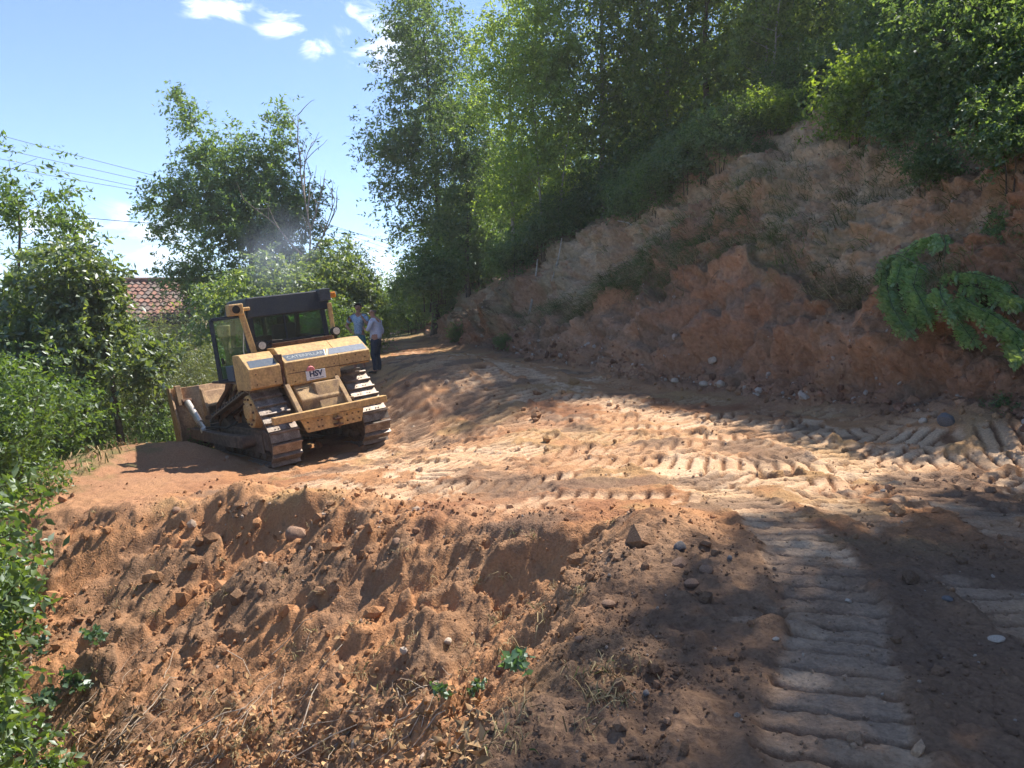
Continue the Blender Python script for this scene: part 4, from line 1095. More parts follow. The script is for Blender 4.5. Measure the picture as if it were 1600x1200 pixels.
    dm = np_mesh('trunk', *fast_tubes(segs)); dm.materials.append(paint('dead_wood', (.30, .26, .23), (.2, .17, .15), .9, 0, 8, .5, .2))
    p = at(492, 510, 30.5)
    t = empty('dead_tree', (p[0], p[1], -.5)); tag(t, 'leafless dead tree with bare grey twigs right of the ragged dark tree', 'tree'); link('trunk', dm, t)
    # ---------- left side
    def on(u, Y, dz=0.): x = at(u, 600, Y)[0]; return (x, Y, gz(x, Y) + dz)
    G = 'trees on the downhill side'
    waln_l = tree_proto(*make_tree(26, 5.0, [(-.95, 0, 3.6, .85, 1.1, 1.1, 3), (-.6, 0, 2.5, .9, 1.2, .8, 1.5), (.55, 0, 2.0, .75, .9, .55, 1.0), (-1.2, 0, 2.6, .8, 1.0, 1.0, 1)], 190, .42, 8, 12, .15, .085, 1, (-.5, 0), .3, .42, .5), BARK, L_WALN)
    plant('tree', waln_l, on(188, 17.2), 'young walnut tree on a bare trunk at the left edge of the dirt', rot=0, group=G)
    plant('tree', walnut, on(85, 18.6, -.5), 'bushy green tree left of the young walnut tree, below the wire', rot=2.2, sc=(.9, .9, 1.12), group=G)
    plant('tree', walnut, on(10, 17.0, -.8), 'wide green tree at the left edge of the picture', rot=4.1, sc=1.05, group=G)
    sparse = tree_proto(*make_tree(22, 8.5, [(0, 0, 6.9, 1.6, 1.4, 1.3, 3), (1.2, 0, 6.4, 1.0, 1.0, .8, 1), (-1.2, 0, 6.2, 1.2, 1.0, 1.2, 1), (0, 0, 4.5, 1.6, 1.4, 1.2, 1)], 125, .5, 6, 9, .13, .11, 1, (.3, 0), .2, .42, .7), BARK, L_MID)
    plant('tree', sparse, on(25, 22, -.3), 'sparse open-crowned tree rising at the far left below the power lines', rot=.3, group=G, sc=1.18)
    plant('tree', dark2, on(-60, 27, -2.5), 'dark tree rising behind the far left trees', rot=1.3, sc=.62, group=G)
    plant('tree', walnut, on(372, 25.5, -.6), 'leafy tree rising just left of the open cab door', rot=3.3, sc=(.85, .85, .9), group=G)
    plant('tree', walnut, on(430, 27, -.6), 'leafy tree directly behind the bulldozer cab', rot=1.1, sc=(1.05, 1.05, .98), group=G)
    plant('tree', walnut, on(520, 29, -.6), 'light green round-crowned tree right of the cab roof', rot=2.9, sc=(.98, .98, 1.0), group=G)
    plant('tree', birch, on(553, 31, -.6), 'slim pale green tree above the two men', rot=.9, sc=(.7, .7, .52), group=G)
    SG = 'shrubs along the downhill edge'
    plant('shrub', willow, on(270, 19.2, -.5), 'grey-green willow shrub left of the bulldozer cab', 'shrub', .5, .85, SG)
    plant('shrub', willow, on(318, 20.5, -.4), 'grey-green willow shrub behind the open cab door', 'shrub', 2.5, .8, SG)
    plant('shrub', willow, on(236, 28, -.4), 'willow shrub in front of the house wall under the tiled roof', 'shrub', 1.4, 1.15, SG)
    plant('shrub', willow, on(275, 28.5, -.4), 'willow shrub at the right end of the tiled roof', 'shrub', 3.4, 1.2, SG)
    plant('shrub', willow, on(228, 18.8, -.5), 'willow shrub behind the trunk of the young walnut tree', 'shrub', 4.0, .85, SG)
    plant('shrub', bush, on(330, 17.6, -.2), 'low weedy shrub under the raised bulldozer blade', 'shrub', 1.0, .42, SG)
    plant('shrub', bush_d, on(255, 18.0, -.3), 'dark low shrub beside the bulldozer blade', 'shrub', 3.0, .55, SG)
    plant('shrub', bush, on(395, 23, -.2), 'shrub hidden behind the bulldozer hood', 'shrub', 1.0, .9, SG)
    plant('shrub', bush, on(520, 26, -.2), 'shrub behind the bulldozer cab and left of the men', 'shrub', 5.0, 1.0, SG)
    plant('shrub', bush, on(575, 30, -.1), 'bright shrub just behind the two men', 'shrub', 2.0, .95, SG)
    plant('shrub', bush, on(30, 14.5, -.4), 'leafy shrub at the left edge beyond the dirt slope', 'shrub', 2.0, 1.15, SG)
    plant('shrub', bush, on(120, 20, -.4), 'shrub in the shade under the left trees', 'shrub', 2.6, 1.2, SG)
    plant('shrub', bush_d, on(60, 16.4, -.4), 'dark shrub below the wide green tree', 'shrub', .6, 1.1, SG)
    plant('shrub', bush, on(-30, 11.5, -.2), 'bright leafy shrub at the left frame edge above the slope', 'shrub', .6, 1.0, SG)
    # end of the road
    EG = 'shrubs closing the far end of the road'
    for i, (u, Y, s, lb) in enumerate(((618, 46, 1.2, 'bright green shrub at the far end of the road, left of centre'), (645, 43, 1.35, 'bright green shrub where the road meets the bank far away'),
                                       (600, 50, 1.6, 'pale shrub farthest away beyond the road end'), (662, 48, 1.6, 'tall bright shrub at the far foot of the wood'))):
        plant('shrub', bush, on(u, Y, -.1), lb, 'shrub', i * 1.3, s, EG)
    # ---------- the wood above the cut bank
    WG = 'trees of the wood above the cut bank'
    def hill(Yf, h, dz=-.15):
        x, y, z = bank_pt(Yf, h); return (x, y, z + dz)
    def near_bank(u, Y, h_guess=None):
        """hillside point seen in direction u at depth Y"""
        X = at(u, 500, Y)[0]
        yf = Y
        for _ in range(30):
            fx, nx, ny = foot(np.array([yf])); h = ((X - fx[0]) * nx[0] + (Y - yf) * ny[0]); t = (Y - yf) - ny[0] * h; yf += t * .7
        return hill(yf, max(h, .2))
    # proto, u, Y, rot, scale, label
    front = [(big_dark, 688, 37, 0, 1.0, 'tall dark tree at the left end of the wood, over the road'), (dark2, 735, 34, 1.0, .78, 'dark green tree below the tall one at the left end of the wood'),
             (birch2, 815, 28, 0.2, .92, 'light yellow-green birch with pointed top in the middle of the wood'), (birch, 870, 26.5, 2.0, .95, 'pale green birch right of the pointed birch'),
             (birch2, 950, 27, 1.2, 1.1, 'tall soft green birch in the hazy middle of the wood'), (birch2, 1030, 26.5, 3.0, 1.1, 'tall blue-green birch above the dark shrubs on the brink'),
             (beech, 1105, 25.5, 0.5, 1.0, 'dark beech standing above the pale bare soil'), (birch, 1190, 23.0, .8, 1.0, 'sunlit yellow-green birch above the right part of the bank'),
             (dark2, 1265, 24.5, 2.2, .72, 'dark tree between the sunlit birch and the beech'), (beech, 1385, 21.0, 1.4, .62, 'beech with sunlit low branches hanging over the bare soil'),
             (beech, 1500, 19.0, 4.0, .6, 'shaded beech at the upper right of the picture'), (dark2, 1600, 17.5, 4.6, .5, 'dark tree at the upper right corner of the picture')]
    for (pr, u, Y, ro, s, lb) in front:
        plant('tree', pr, near_bank(u, Y), lb, 'tree', ro, s, WG)
    rr = random.Random(3)
    short = [(688, 'tall dark end tree'), (735, 'lower dark end tree'), (815, 'pointed light birch'), (870, 'pale green birch'), (950, 'tall soft birch'), (1030, 'blue-green birch'), (1105, 'dark beech'), (1190, 'sunlit birch'), (1265, 'dark tree by the sunlit birch'), (1385, 'beech with sunlit branches'), (1500, 'shaded corner beech'), (1600, 'dark corner tree')]
    def nearest(u): return min(short, key=lambda t: abs(t[0] - u))[1]
    prs = [big_dark, dark2, birch2, beech, dark2, birch2]
    for (u, Y) in ((720, 46), (800, 41), (765, 52), (860, 37), (905, 44), (990, 38), (1050, 45), (1100, 34), (1180, 40), (1240, 33), (1300, 40), (1340, 34), (1420, 38), (1490, 29), (1560, 33), (1640, 28), (960, 55), (1150, 52)):
        plant('tree', rr.choice(prs), near_bank(u, Y), 'shaded tree deep in the wood, behind the ' + nearest(u), 'tree', rr.uniform(0, 6), rr.uniform(.48, .68), 'trees deep in the wood')
    # trees on the bank beside and right of the camera: they shade the foreground
    for (x, y, s) in ((9.8, 9.4, 1.0), (11.4, 11.0, 1.1), (9.4, 6.6, 1.0)):
        fxx = foot_x(y); yf = y - (x - fxx) * .1
        px_, py_, pz = bank_pt(yf, x - fxx)
        plant('tree', rr.choice([dark2, beech]), (px_, py_, pz - .2), 'tree standing on the bank beside the viewer', 'tree', rr.uniform(0, 6), s, 'trees on the bank beside the viewer')
    # understorey on the brink and at the foot of the wood
    UG = 'shrubs on the brink of the cut bank'
    k = 0
    labels = ['mid green shrub on the bank below the ', 'dark leafy shrub on the bank below the ']
    edge = [(668, 462, .8, 1), (690, 452, .75, 0), (712, 450, .75, 1), (735, 446, .7, 1), (758, 440, .7, 0), (780, 438, .7, 1), (803, 428, .7, 1), (828, 405, .7, 0), (852, 388, .7, 1), (876, 374, .7, 0), (900, 362, .65, 1), (925, 352, .65, 0), (950, 342, .65, 1), (975, 340, .65, 0), (1000, 338, .65, 1),
            (1025, 322, .65, 0), (1050, 300, .65, 1), (1075, 280, .65, 1), (1100, 262, .65, 0), (1125, 248, .6, 1), (1150, 232, .6, 0)]
    for (u, v_, s, pr) in edge:
        p, n, d = surf(u, v_ - 8); s = s * (.75 + .012 * p.y)
        plant('shrub', (bush, bush_d)[pr], (p.x, p.y, p.z - .55 * s), labels[pr] + nearest(u), 'shrub', rr.uniform(0, 6), s, UG)
    for (u, Y, s, pr) in ((690, 39, 1.2, 1), (745, 35.5, 1.2, 1), (792, 32, 1.2, 0), (842, 29.5, 1.2, 1), (895, 27.5, 1.1, 0), (955, 26.5, 1.1, 1), (1015, 26, 1.1, 0), (1075, 25.5, 1.1, 1), (1165, 23.5, .8, 0), (1215, 22.8, .8, 1), (1260, 22.5, .8, 1), (1310, 21.5, .8, 1),
                          (1360, 20.5, .7, 1), (1420, 19.6, .7, 1), (1470, 18.5, .7, 0), (1530, 17.8, .8, 1), (1590, 17, .8, 1), (1400, 17.5, .95, 0), (1455, 16.2, .9, 1), (1500, 15.6, .8, 0), (1550, 15, .9, 1), (1610, 14.2, .9, 1), (1240, 21.5, .9, 0), (1480, 17.5, 1.2, 1), (1580, 16, 1.3, 1), (1390, 18.8, 1.2, 1),
                          (900, 30, 1.3, 0), (980, 29, 1.3, 1), (1060, 28, 1.3, 1), (1130, 27, 1.2, 0), (1440, 21.5, 1.2, 1), (1570, 20, 1.2, 1), (1300, 24.5, 1.2, 0)):
        q = near_bank(u, Y)
        plant('shrub', (bush, bush_d)[pr], q, labels[pr] + nearest(u), 'shrub', rr.uniform(0, 6), s, UG)
    # leafy undergrowth spilling down the upper right of the bank
    spray = tree_proto(*make_tree(27, 2.2, [(0, 0, 1.2, 1.3, 1.1, .8, 3), (-.4, -.3, .5, 1.2, 1.0, .5, 1.5)], 130, .42, 7, 11, .11, .03, 4, (0, 0), .05, .62, .6, spread=.5, up_bias=1.8), BARK, L_BEECH)
    for (u, v_, s, dk, lb) in ((1335, 225, .8, 0, 'sunlit yellow-green beech branches reaching lowest over the bare soil'), (1365, 185, .7, 0, 'bright beech spray just above the lowest one'), (1420, 235, .6, 1, 'dark leafy shrub right of the sunlit beech branches'), (1300, 150, .7, 1, 'dark shrub above the bare soil left of the sunlit branches'),
                              (1470, 190, .75, 1, 'dark shrub on the upper bank above the felled branches'), (1530, 230, .7, 1, 'shaded shrub at the upper right, right of the bare stems'), (1585, 270, .65, 1, 'shaded shrub at the right edge below the wood'), (1560, 150, .9, 1, 'broad dark shrub in the upper right corner'),
                              (1400, 130, .8, 1, 'dark beech bush near the top right'), (1480, 110, .9, 1, 'dark bush near the top edge at the right'), (1250, 165, .7, 1, 'dark shrub on the brink right of the sunlit birch'), (1205, 205, .55, 0, 'light green shrub at the left end of the bare upper soil'), (1590, 190, .7, 1, 'dark bush at the right edge of the wood'), (1445, 285, .42, 1, 'small dark shrub above the felled branches')):
        p, n, d = surf(u, v_)
        plant('shrub', (spray, bush_d)[dk], (p.x, p.y, p.z - .12), lb, 'shrub', rr.uniform(0, 6), s, 'shrubs spilling down the upper bank')
    # small weeds on the face of the bank
    for (u, v_, Y, s, lb) in ((1395, 270, 16.0, .38, 'small dark shrub clinging to the bare soil under the beech'), (1080, 315, 21.5, .40, 'small green shrub on the pale soil left of centre'), (1180, 320, 18.5, .22, 'tuft of leaves in the middle of the pale soil'),
                           (800, 500, 24.5, .24, 'broad-leaved weed on the edge of the vertical cut'), (690, 515, 31, .45, 'weeds on the low bank at the far end'), (1570, 415, 11.8, .28, 'dark shrub at the right picture edge above the felled branches'), (1590, 610, 9.9, .2, 'low dark weed at the foot of the bank at the right edge')):
        plant('shrub', (bush_d, bush)[1 if Y > 20 else 0], near_bank(u, Y), lb, 'shrub', rr.uniform(0, 6), s, 'weeds on the cut bank')
    return dict(bush=bush, bush_d=bush_d, walnut=walnut, near_bank=near_bank, on=on)
TR = build_trees()
# ------------------------------------------------------------------ house behind the trees
def build_house():
    TILE = paint('clay_tile', (.27, .155, .125), (.19, .12, .10), .85, 0, 1.3, .5, .1)
    TILES = [TILE, paint('clay_tile_red', (.34, .17, .125), (.26, .14, .11), .85, 0, 1.3, .5, .1), paint('clay_tile_grey', (.22, .17, .15), (.16, .125, .115), .85, 0, 1.3, .5, .1)]
    WALL = paint('old_plaster', (.42, .36, .28), (.33, .27, .20), .9, 0, 3, .5, .1)
    WOOD = paint('dark_eaves', (.09, .065, .05), (.06, .045, .035), .9)
    x0, x1 = -22.2, -13.6
    rid = Vector((0, 36.4, 3.72)); eav = Vector((0, 32.9, 1.78))
    Hs = empty('house', ((x0 + x1) / 2, 36.4, -3.2)); tag(Hs, 'low house with a weathered red tiled roof half hidden by the trees', 'house')
    ox, oy, oz = Hs.location
    def pt(p): return (p[0] - ox, p[1] - oy, p[2] - oz)
    wl = MB().box(x0 + .4 - ox, x1 - .4 - ox, 33.3 - oy, 39.5 - oy, -.3, 1.75 - oz)
    wl.add([pt((x0 + .4, 33.3, 1.75)), pt((x0 + .4, 39.5, 1.75)), pt((x0 + .4, 36.4, 3.5)), pt((x1 - .4, 33.3, 1.75)), pt((x1 - .4, 39.5, 1.75)), pt((x1 - .4, 36.4, 3.5))], [(0, 2, 1), (3, 4, 5)])
    wl.build('wall', WALL, Hs)
    rf = MB()
    for far in (0, 1):
        e = eav if not far else Vector((0, 39.9, 1.78))
        vs = [(x0, e.y, e.z), (x1, e.y, e.z), (x1, rid.y, rid.z), (x0, rid.y, rid.z)]
        vs = [pt(v) for v in vs] + [pt((v[0], v[1], v[2] - .1)) for v in vs]
        fs = [(0, 1, 2, 3), (7, 6, 5, 4), (0, 4, 5, 1), (1, 5, 6, 2), (2, 6, 7, 3), (3, 7, 4, 0)]
        rf.add(vs, fs)
    R_ = rf.build('roof', WOOD, Hs)
    for xw in (-17.5, -15.4):
        w = MB().box(xw - .45 - ox, xw + .45 - ox, 33.22 - oy, 33.29 - oy, .2 - oz, 1.2 - oz).build('window', WOOD, Hs)
        MB().box(xw - .38 - ox, xw + .38 - ox, 33.20 - oy, 33.215 - oy, .27 - oz, 1.13 - oz).build('pane', DECAL, w)
    # tiles: a wavy piece, laid in uneven courses
    n = 7; w, l, th = .30, .40, .018; vs = []
    for zz in (0, -th):
        for yy in (0, l):
            for i in range(n):
                t = i / (n - 1); vs.append((-w / 2 + w * t, yy, zz + .035 * math.sin(2 * math.pi * t) ** 1 + .012))
    fs = []
    for i in range(n - 1):
        fs += [(i, i + 1, n + i + 1, n + i), (2 * n + i, 3 * n + i, 3 * n + i + 1, 2 * n + i + 1), (i, 2 * n + i, 2 * n + i + 1, i + 1)]
    tms = []
    for T_ in TILES:
        tm = bpy.data.meshes.new('tile'); tm.from_pydata(vs, [], fs); tm.materials.append(T_); tms.append(tm)
    sl = (rid - eav); L = sl.length; ang = math.atan2(sl.z, sl.y)
    rr = random.Random(8); rows = 11; step = L / rows
    for r in range(rows):
        for c in range(27):
            x = x1 - .15 - c * .285 + rr.uniform(-.01, .01)
            if x < x0 + .1: continue
            s = r * step - .05
            o = link('tile', rr.choice(tms), R_)
            o.location = (x - ox, eav.y - oy + math.cos(ang) * s + rr.uniform(-.012, .012), eav.z - oz + math.sin(ang) * s + .055 + rr.uniform(-.008, .012))
            o.rotation_euler = (ang - .13 + rr.uniform(-.02, .02), rr.uniform(-.02, .02), rr.uniform(-.03, .03))
    MB().tube([pt((x0 - .05, rid.y, rid.z + .05)), pt((x1 + .05, rid.y, rid.z + .05))], .13, 10).build('ridge_cap', TILE, R_, 0, True)
build_house()

# ------------------------------------------------------------------ overhead wires
WIRE = paint('wire', (.05, .05, .06), (.04, .04, .05), .6)
def wire(pts, label, rad=.0065, y0=21., y1=75., u0=-260, u1=680):
    P = []
    us = np.linspace(pts[0][0], pts[-1][0], 40)
    co = np.polyfit([p[0] for p in pts], [p[1] for p in pts], min(3, len(pts) - 1))
    for u in us:
        k = (u - u0) / (u1 - u0); Y = 1 / ((1 - k) / y0 + k / y1)
        P.append(at(u, float(np.polyval(co, u)), Y))
    o = MB().tube(P, [rad * (.7 + .02 * p[1]) for p in P], 5).build('overhead_wire', WIRE, None, 0, True)
    tag(o, label, 'wire', 'overhead power wires')
wire([(-120, 178), (0, 209), (220, 271), (516, 350), (680, 408)], 'uppermost of the four parallel overhead wires at the upper left')
wire([(-120, 204), (0, 231), (205, 279), (516, 358), (680, 416)], 'second highest of the four parallel overhead wires at the upper left')
wire([(-120, 225), (0, 247), (240, 299), (520, 368), (680, 420)], 'third highest of the four parallel overhead wires at the upper left')
wire([(-120, 239), (0, 259), (240, 304), (400, 330), (680, 395)], 'lowest of the four parallel overhead wires at the upper left')
wire([(-60, 318), (80, 335), (290, 353), (500, 366)], 'single thicker wire crossing below the four parallel wires', .010, 22, 60)

# ------------------------------------------------------------------ stones, clods, litter
STONE_G = paint('grey_stone', (.17, .155, .15), (.11, .10, .10), .85, 0, 9, .5, .3)
STONE_P = paint('pale_stone', (.50, .42, .34), (.36, .27, .20), .9, 0, 9, .5, .3)
STONE_R = paint('earthy_stone', (.30, .19, .125), (.20, .12, .085), .95, 0, 9, .5, .4)
def rock_mesh(seed, flat=.7, sub=2, rough=.22):
    bm = bmesh.new(); bmesh.ops.create_icosphere(bm, subdivisions=sub, radius=1)
    r = np.random.default_rng(seed); planes = unit(r.normal(size=(9, 3))); off = r.uniform(.62, .95, 9)
    for v in bm.verts:
        p = np.array(v.co)
        for n_, d_ in zip(planes, off):
            k = p @ n_
            if k > d_: p = p - n_ * (k - d_) * .85
        p *= 1 + rough * .3 * float(noise2(p[0] * 2 + seed, p[1] * 2 + p[2], 3))
        v.co = Vector((p[0], p[1] * .8, p[2] * flat))
    me = bpy.data.meshes.new('stone'); bm.to_mesh(me); bm.free()
    me.polygons.foreach_set('use_smooth', np.ones(len(me.polygons), bool)); 
    try: me.set_sharp_from_angle(angle=math.radians(35))
    except Exception: pass
    return me
def stones():
    L = [(1062, 858, 24, STONE_G, 'round grey stone at the shaded tip of the dirt lip', .8), (1104, 893, 26, STONE_R, 'flat brown stone on the shaded slope right of the lip', .6),
         (1081, 914, 24, STONE_R, 'pale-edged stone just below the flat brown stone', .6), (1062, 885, 30, STONE_R, 'dark clod-like stone under the round grey stone', .7), (951, 945, 26, STONE_R, 'long brown stone on the lit dirt slope below the lip', .5),
         (631, 1019, 15, STONE_P, 'square pale stone low on the dirt slope', .9), (1478, 661, 24, STONE_G, 'dark grey boulder at the foot of the bank on the right', .9), (1442, 660, 14, STONE_P, 'small pale stone left of the dark grey boulder', .7),
         (1113, 566, 17, STONE_P, 'pale stone stuck in the lower cut bank', .9), (1055, 597, 14, STONE_P, 'left pale stone lying at the foot of the bank', .8), (1100, 602, 16, STONE_P, 'middle pale stone lying at the foot of the bank', .7), (1126, 603, 18, STONE_P, 'right pale stone lying at the foot of the bank', .8),
         (463, 838, 44, STONE_R, 'big dark earth block on the lip of the dirt slope', .55), (1140, 873, 10, STONE_G, 'small dark stone right of the flat brown stone', .8), (1325, 940, 12, STONE_P, 'pale stone pressed into the near track print', .5), (1480, 938, 16, STONE_G, 'grey stone in the shaded ground right of the track print', .6),
         (1558, 1000, 22, STONE_P, 'pale flat stone at the right edge of the shaded ground', .35), (700, 1004, 16, STONE_P, 'pale chip of stone in the middle of the dirt slope', .7), (785, 1045, 22, STONE_R, 'reddish lump behind the small sapling', .8), (1470, 500, 14, STONE_P, 'pale stone in the bank below the felled branches', .8),
         (1380, 768, 10, STONE_P, 'small pale stone on the sunlit road', .6), (1390, 790, 9, STONE_R, 'small brown stone on the sunlit road', .7), (1213, 1000, 12, STONE_P, 'whitish stone beside the left track print', .6), (905, 1000, 18, STONE_R, 'brown stone at the shaded foot of the lip', .6),
         (620, 850, 20, STONE_R, 'brown lump on the upper dirt slope', .7), (275, 800, 16, STONE_R, 'dark lump on the lip at the left', .7), (1010, 1085, 14, STONE_G, 'small stone on the near shaded dirt', .7)]
    for i, (u, v, w, m, lb, fl) in enumerate(L):
        p, n, d = surf(u, v); r = w / FPX * d * .5
        me = rock_mesh(100 + i, fl); me.materials.append(m)
        o = link('stone', me); o.scale = (r, r, r); o.location = p + Vector((0, 0, r * fl * .35)); o.rotation_euler = (random.uniform(-.3, .3), random.uniform(-.3, .3), random.uniform(0, 6))
        tag(o, lb, 'stone', 'loose stones')
stones()

def clods():
    r = np.random.default_rng(77)
    bm = bmesh.new(); bmesh.ops.create_icosphere(bm, subdivisions=1, radius=1)
    B = np.array([v.co for v in bm.verts], np.float32); BF = np.array([[v.index for v in f.verts] for f in bm.faces]); bm.free()
    pts = []
    # candidates in a wedge, thinned with distance
    n = 110000
    az = np.radians(r.uniform(-40, 38, n)); R = 2.2 * (22 / 2.2) ** r.uniform(0, 1, n) ** .8
    X = R * np.sin(az); Y = R * np.cos(az)
    z, m = ground_full(X, Y)
    patch = sstep(-.1, .5, fbm2(X * .9, Y * .9, 3, 201))
    w = .02 + .85 * m['slope'] * (.15 + .85 * patch) + .65 * m['loose'] * (.3 + .7 * patch) + .6 * m['tal'] + .05 * sstep(6.5, 5, Y) * (1 - m['slope']) + .10 * patch * (1 - m['slope'])
    w = w * (m['bx'] < .5) * (X > -7.5)
    keep = r.uniform(size=n) < w * .62 * (.25 + .75 * sstep(-.2, .4, fbm2(X * 2.2, Y * 2.2, 2, 202)))
    X, Y, z, R = X[keep], Y[keep], z[keep], R[keep]
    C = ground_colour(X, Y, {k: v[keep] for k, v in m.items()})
    slope = m['slope'][keep]
    k = len(X)
    s = np.exp(r.normal(-4.6, .66, k)) * (.42 + .14 * R) * (.75 + .35 * slope)
    s = np.clip(s, .006, .13)
    Q = r.normal(size=(k, 3, 3)); Q, _ = np.linalg.qr(Q)
    an = r.uniform(.55, 1.15, (k, 3))
    V = (B[None] * (1 + r.uniform(-.24, .24, (k, len(B), 1)))) * an[:, None]
    V = np.einsum('kij,kvj->kvi', Q, V) * s[:, None, None] + np.stack([X, Y, z + s * .35], 1)[:, None]
    C = C * r.uniform(.7, 1.25, (k, 1)); pale = r.uniform(size=k) < .06; C[pale] = C[pale] * .4 + np.array([.45, .38, .31]) * .6
    CV = np.repeat(C, len(B), 0)
    F = (BF[None] + (np.arange(k) * len(B))[:, None, None]).reshape(-1, 3)
    o = link('soil_clods', np_mesh('soil_clods', V.reshape(-1, 3), F, False, CV), None, soil_mat('clod_soil', .5, 60))
    tag(o, 'loose crumbs and clods of brown soil over slope and road', 'clods', kind='stuff')
    # bank clods and small stones
    k = 6000
    yf = 9 + 22 * r.uniform(0, 1, k) ** 1.5; h = np.where(r.uniform(size=k) < .35, np.abs(r.normal(0, .35, k)), r.uniform(0, 1, k) ** 1.4 * 4.2)
    x, y, zz = bank_xyz(yf, h)[:3]
    s = np.clip(np.exp(r.normal(-3.8, .6, k)), .008, .14) * (.6 + .5 * (h < .5))
    Q = r.normal(size=(k, 3, 3)); Q, _ = np.linalg.qr(Q)
    V = (B[None] * (1 + r.uniform(-.24, .24, (k, len(B), 1)))) * r.uniform(.55, 1.15, (k, 3))[:, None]
    V = np.einsum('kij,kvj->kvi', Q, V) * s[:, None, None] + np.stack([x, y, zz], 1)[:, None]
    C = np.array([.24, .13, .085]) * r.uniform(.6, 1.4, (k, 1)); pale = r.uniform(size=k) < .15; C[pale] = np.array([.40, .33, .28])
    F = (BF[None] + (np.arange(k) * len(B))[:, None, None]).reshape(-1, 3)
    o = link('bank_rubble', np_mesh('bank_rubble', V.reshape(-1, 3), F, False, np.repeat(C, len(B), 0)), None, bpy.data.materials['clod_soil'])
    tag(o, 'small stones and lumps of earth on the cut bank', 'rubble', kind='stuff')
clods()
def crumbs():
    r = np.random.default_rng(78)
    B = np.array([(1, 0, 0), (-1, 0, 0), (0, 1, 0), (0, -1, 0), (0, 0, 1), (0, 0, -1)], np.float32)
    BF = np.array([(0, 2, 4), (2, 1, 4), (1, 3, 4), (3, 0, 4), (2, 0, 5), (1, 2, 5), (3, 1, 5), (0, 3, 5)])
    n = 90000
    az = np.radians(r.uniform(-36, 34, n)); R = 2.3 * (12 / 2.3) ** r.uniform(0, 1, n)
    X = R * np.sin(az); Y = R * np.cos(az); z, m = ground_full(X, Y)
    w = .10 + .9 * m['slope'] + .6 * m['loose'] + .25 * sstep(6.5, 5, Y)
    w = w * (.2 + .8 * sstep(-.3, .4, fbm2(X * 1.7, Y * 1.7, 3, 203))) * (m['bx'] < .3) * (X > -6.5)
    keep = r.uniform(size=n) < w * .42
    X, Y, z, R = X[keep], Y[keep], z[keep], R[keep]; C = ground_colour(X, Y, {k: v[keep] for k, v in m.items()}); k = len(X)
    s = np.clip(np.exp(r.normal(-5.2, .4, k)) * (.55 + .13 * R), .003, .02)
    Q = r.normal(size=(k, 3, 3)); Q, _ = np.linalg.qr(Q)
    V = (B[None] * r.uniform(.6, 1.25, (k, 6, 1))) * r.uniform(.6, 1.2, (k, 3))[:, None]
    V = np.einsum('kij,kvj->kvi', Q, V) * s[:, None, None] + np.stack([X, Y, z + s * .3], 1)[:, None]
    C = C * r.uniform(.6, 1.35, (k, 1))
    F = (BF[None] + (np.arange(k) * 6)[:, None, None]).reshape(-1, 3)
    o = link('soil_crumbs', np_mesh('soil_crumbs', V.reshape(-1, 3), F, False, np.repeat(C, 6, 0)), None, attr_mat('crumb_soil', .95))
    tag(o, 'fine crumbs of loose soil on the slope', 'crumbs', kind='stuff')
crumbs()

# ------------------------------------------------------------------ grass on the bank and the left edge
def blades(P, N_out, L, col, r, hang, width=.006):
    """P roots (n,3); curved blades of two quads; hang pulls them over"""
    n = len(P)
    d = unit(N_out + r.normal(0, .45, (n, 3)) + np.array([0, 0, .9]))
    side = unit(np.cross(d, r.normal(size=(n, 3)))) * (width * r.uniform(.6, 1.4, (n, 1)))
    l = L[:, None]
    p1 = P + d * l * .5; p2 = P + d * l * .8 + N_out * l * .25 * hang[:, None] - np.array([0, 0, 1.]) * l * .35 * hang[:, None]
    p3 = p2 + (p2 - p1) * .4 - np.array([0, 0, 1.]) * l * .3 * hang[:, None]
    V = np.stack([P - side, P + side, p1 - side * .8, p1 + side * .8, p2 - side * .5, p2 + side * .5, p3], 1).reshape(-1, 3)
    q = np.arange(n) * 7
    F = np.concatenate([np.stack(t, 1) for t in ((q, q + 1, q + 3), (q, q + 3, q + 2), (q + 2, q + 3, q + 5), (q + 2, q + 5, q + 4), (q + 4, q + 5, q + 6))])
    return V, F, np.repeat(col, 7, 0)
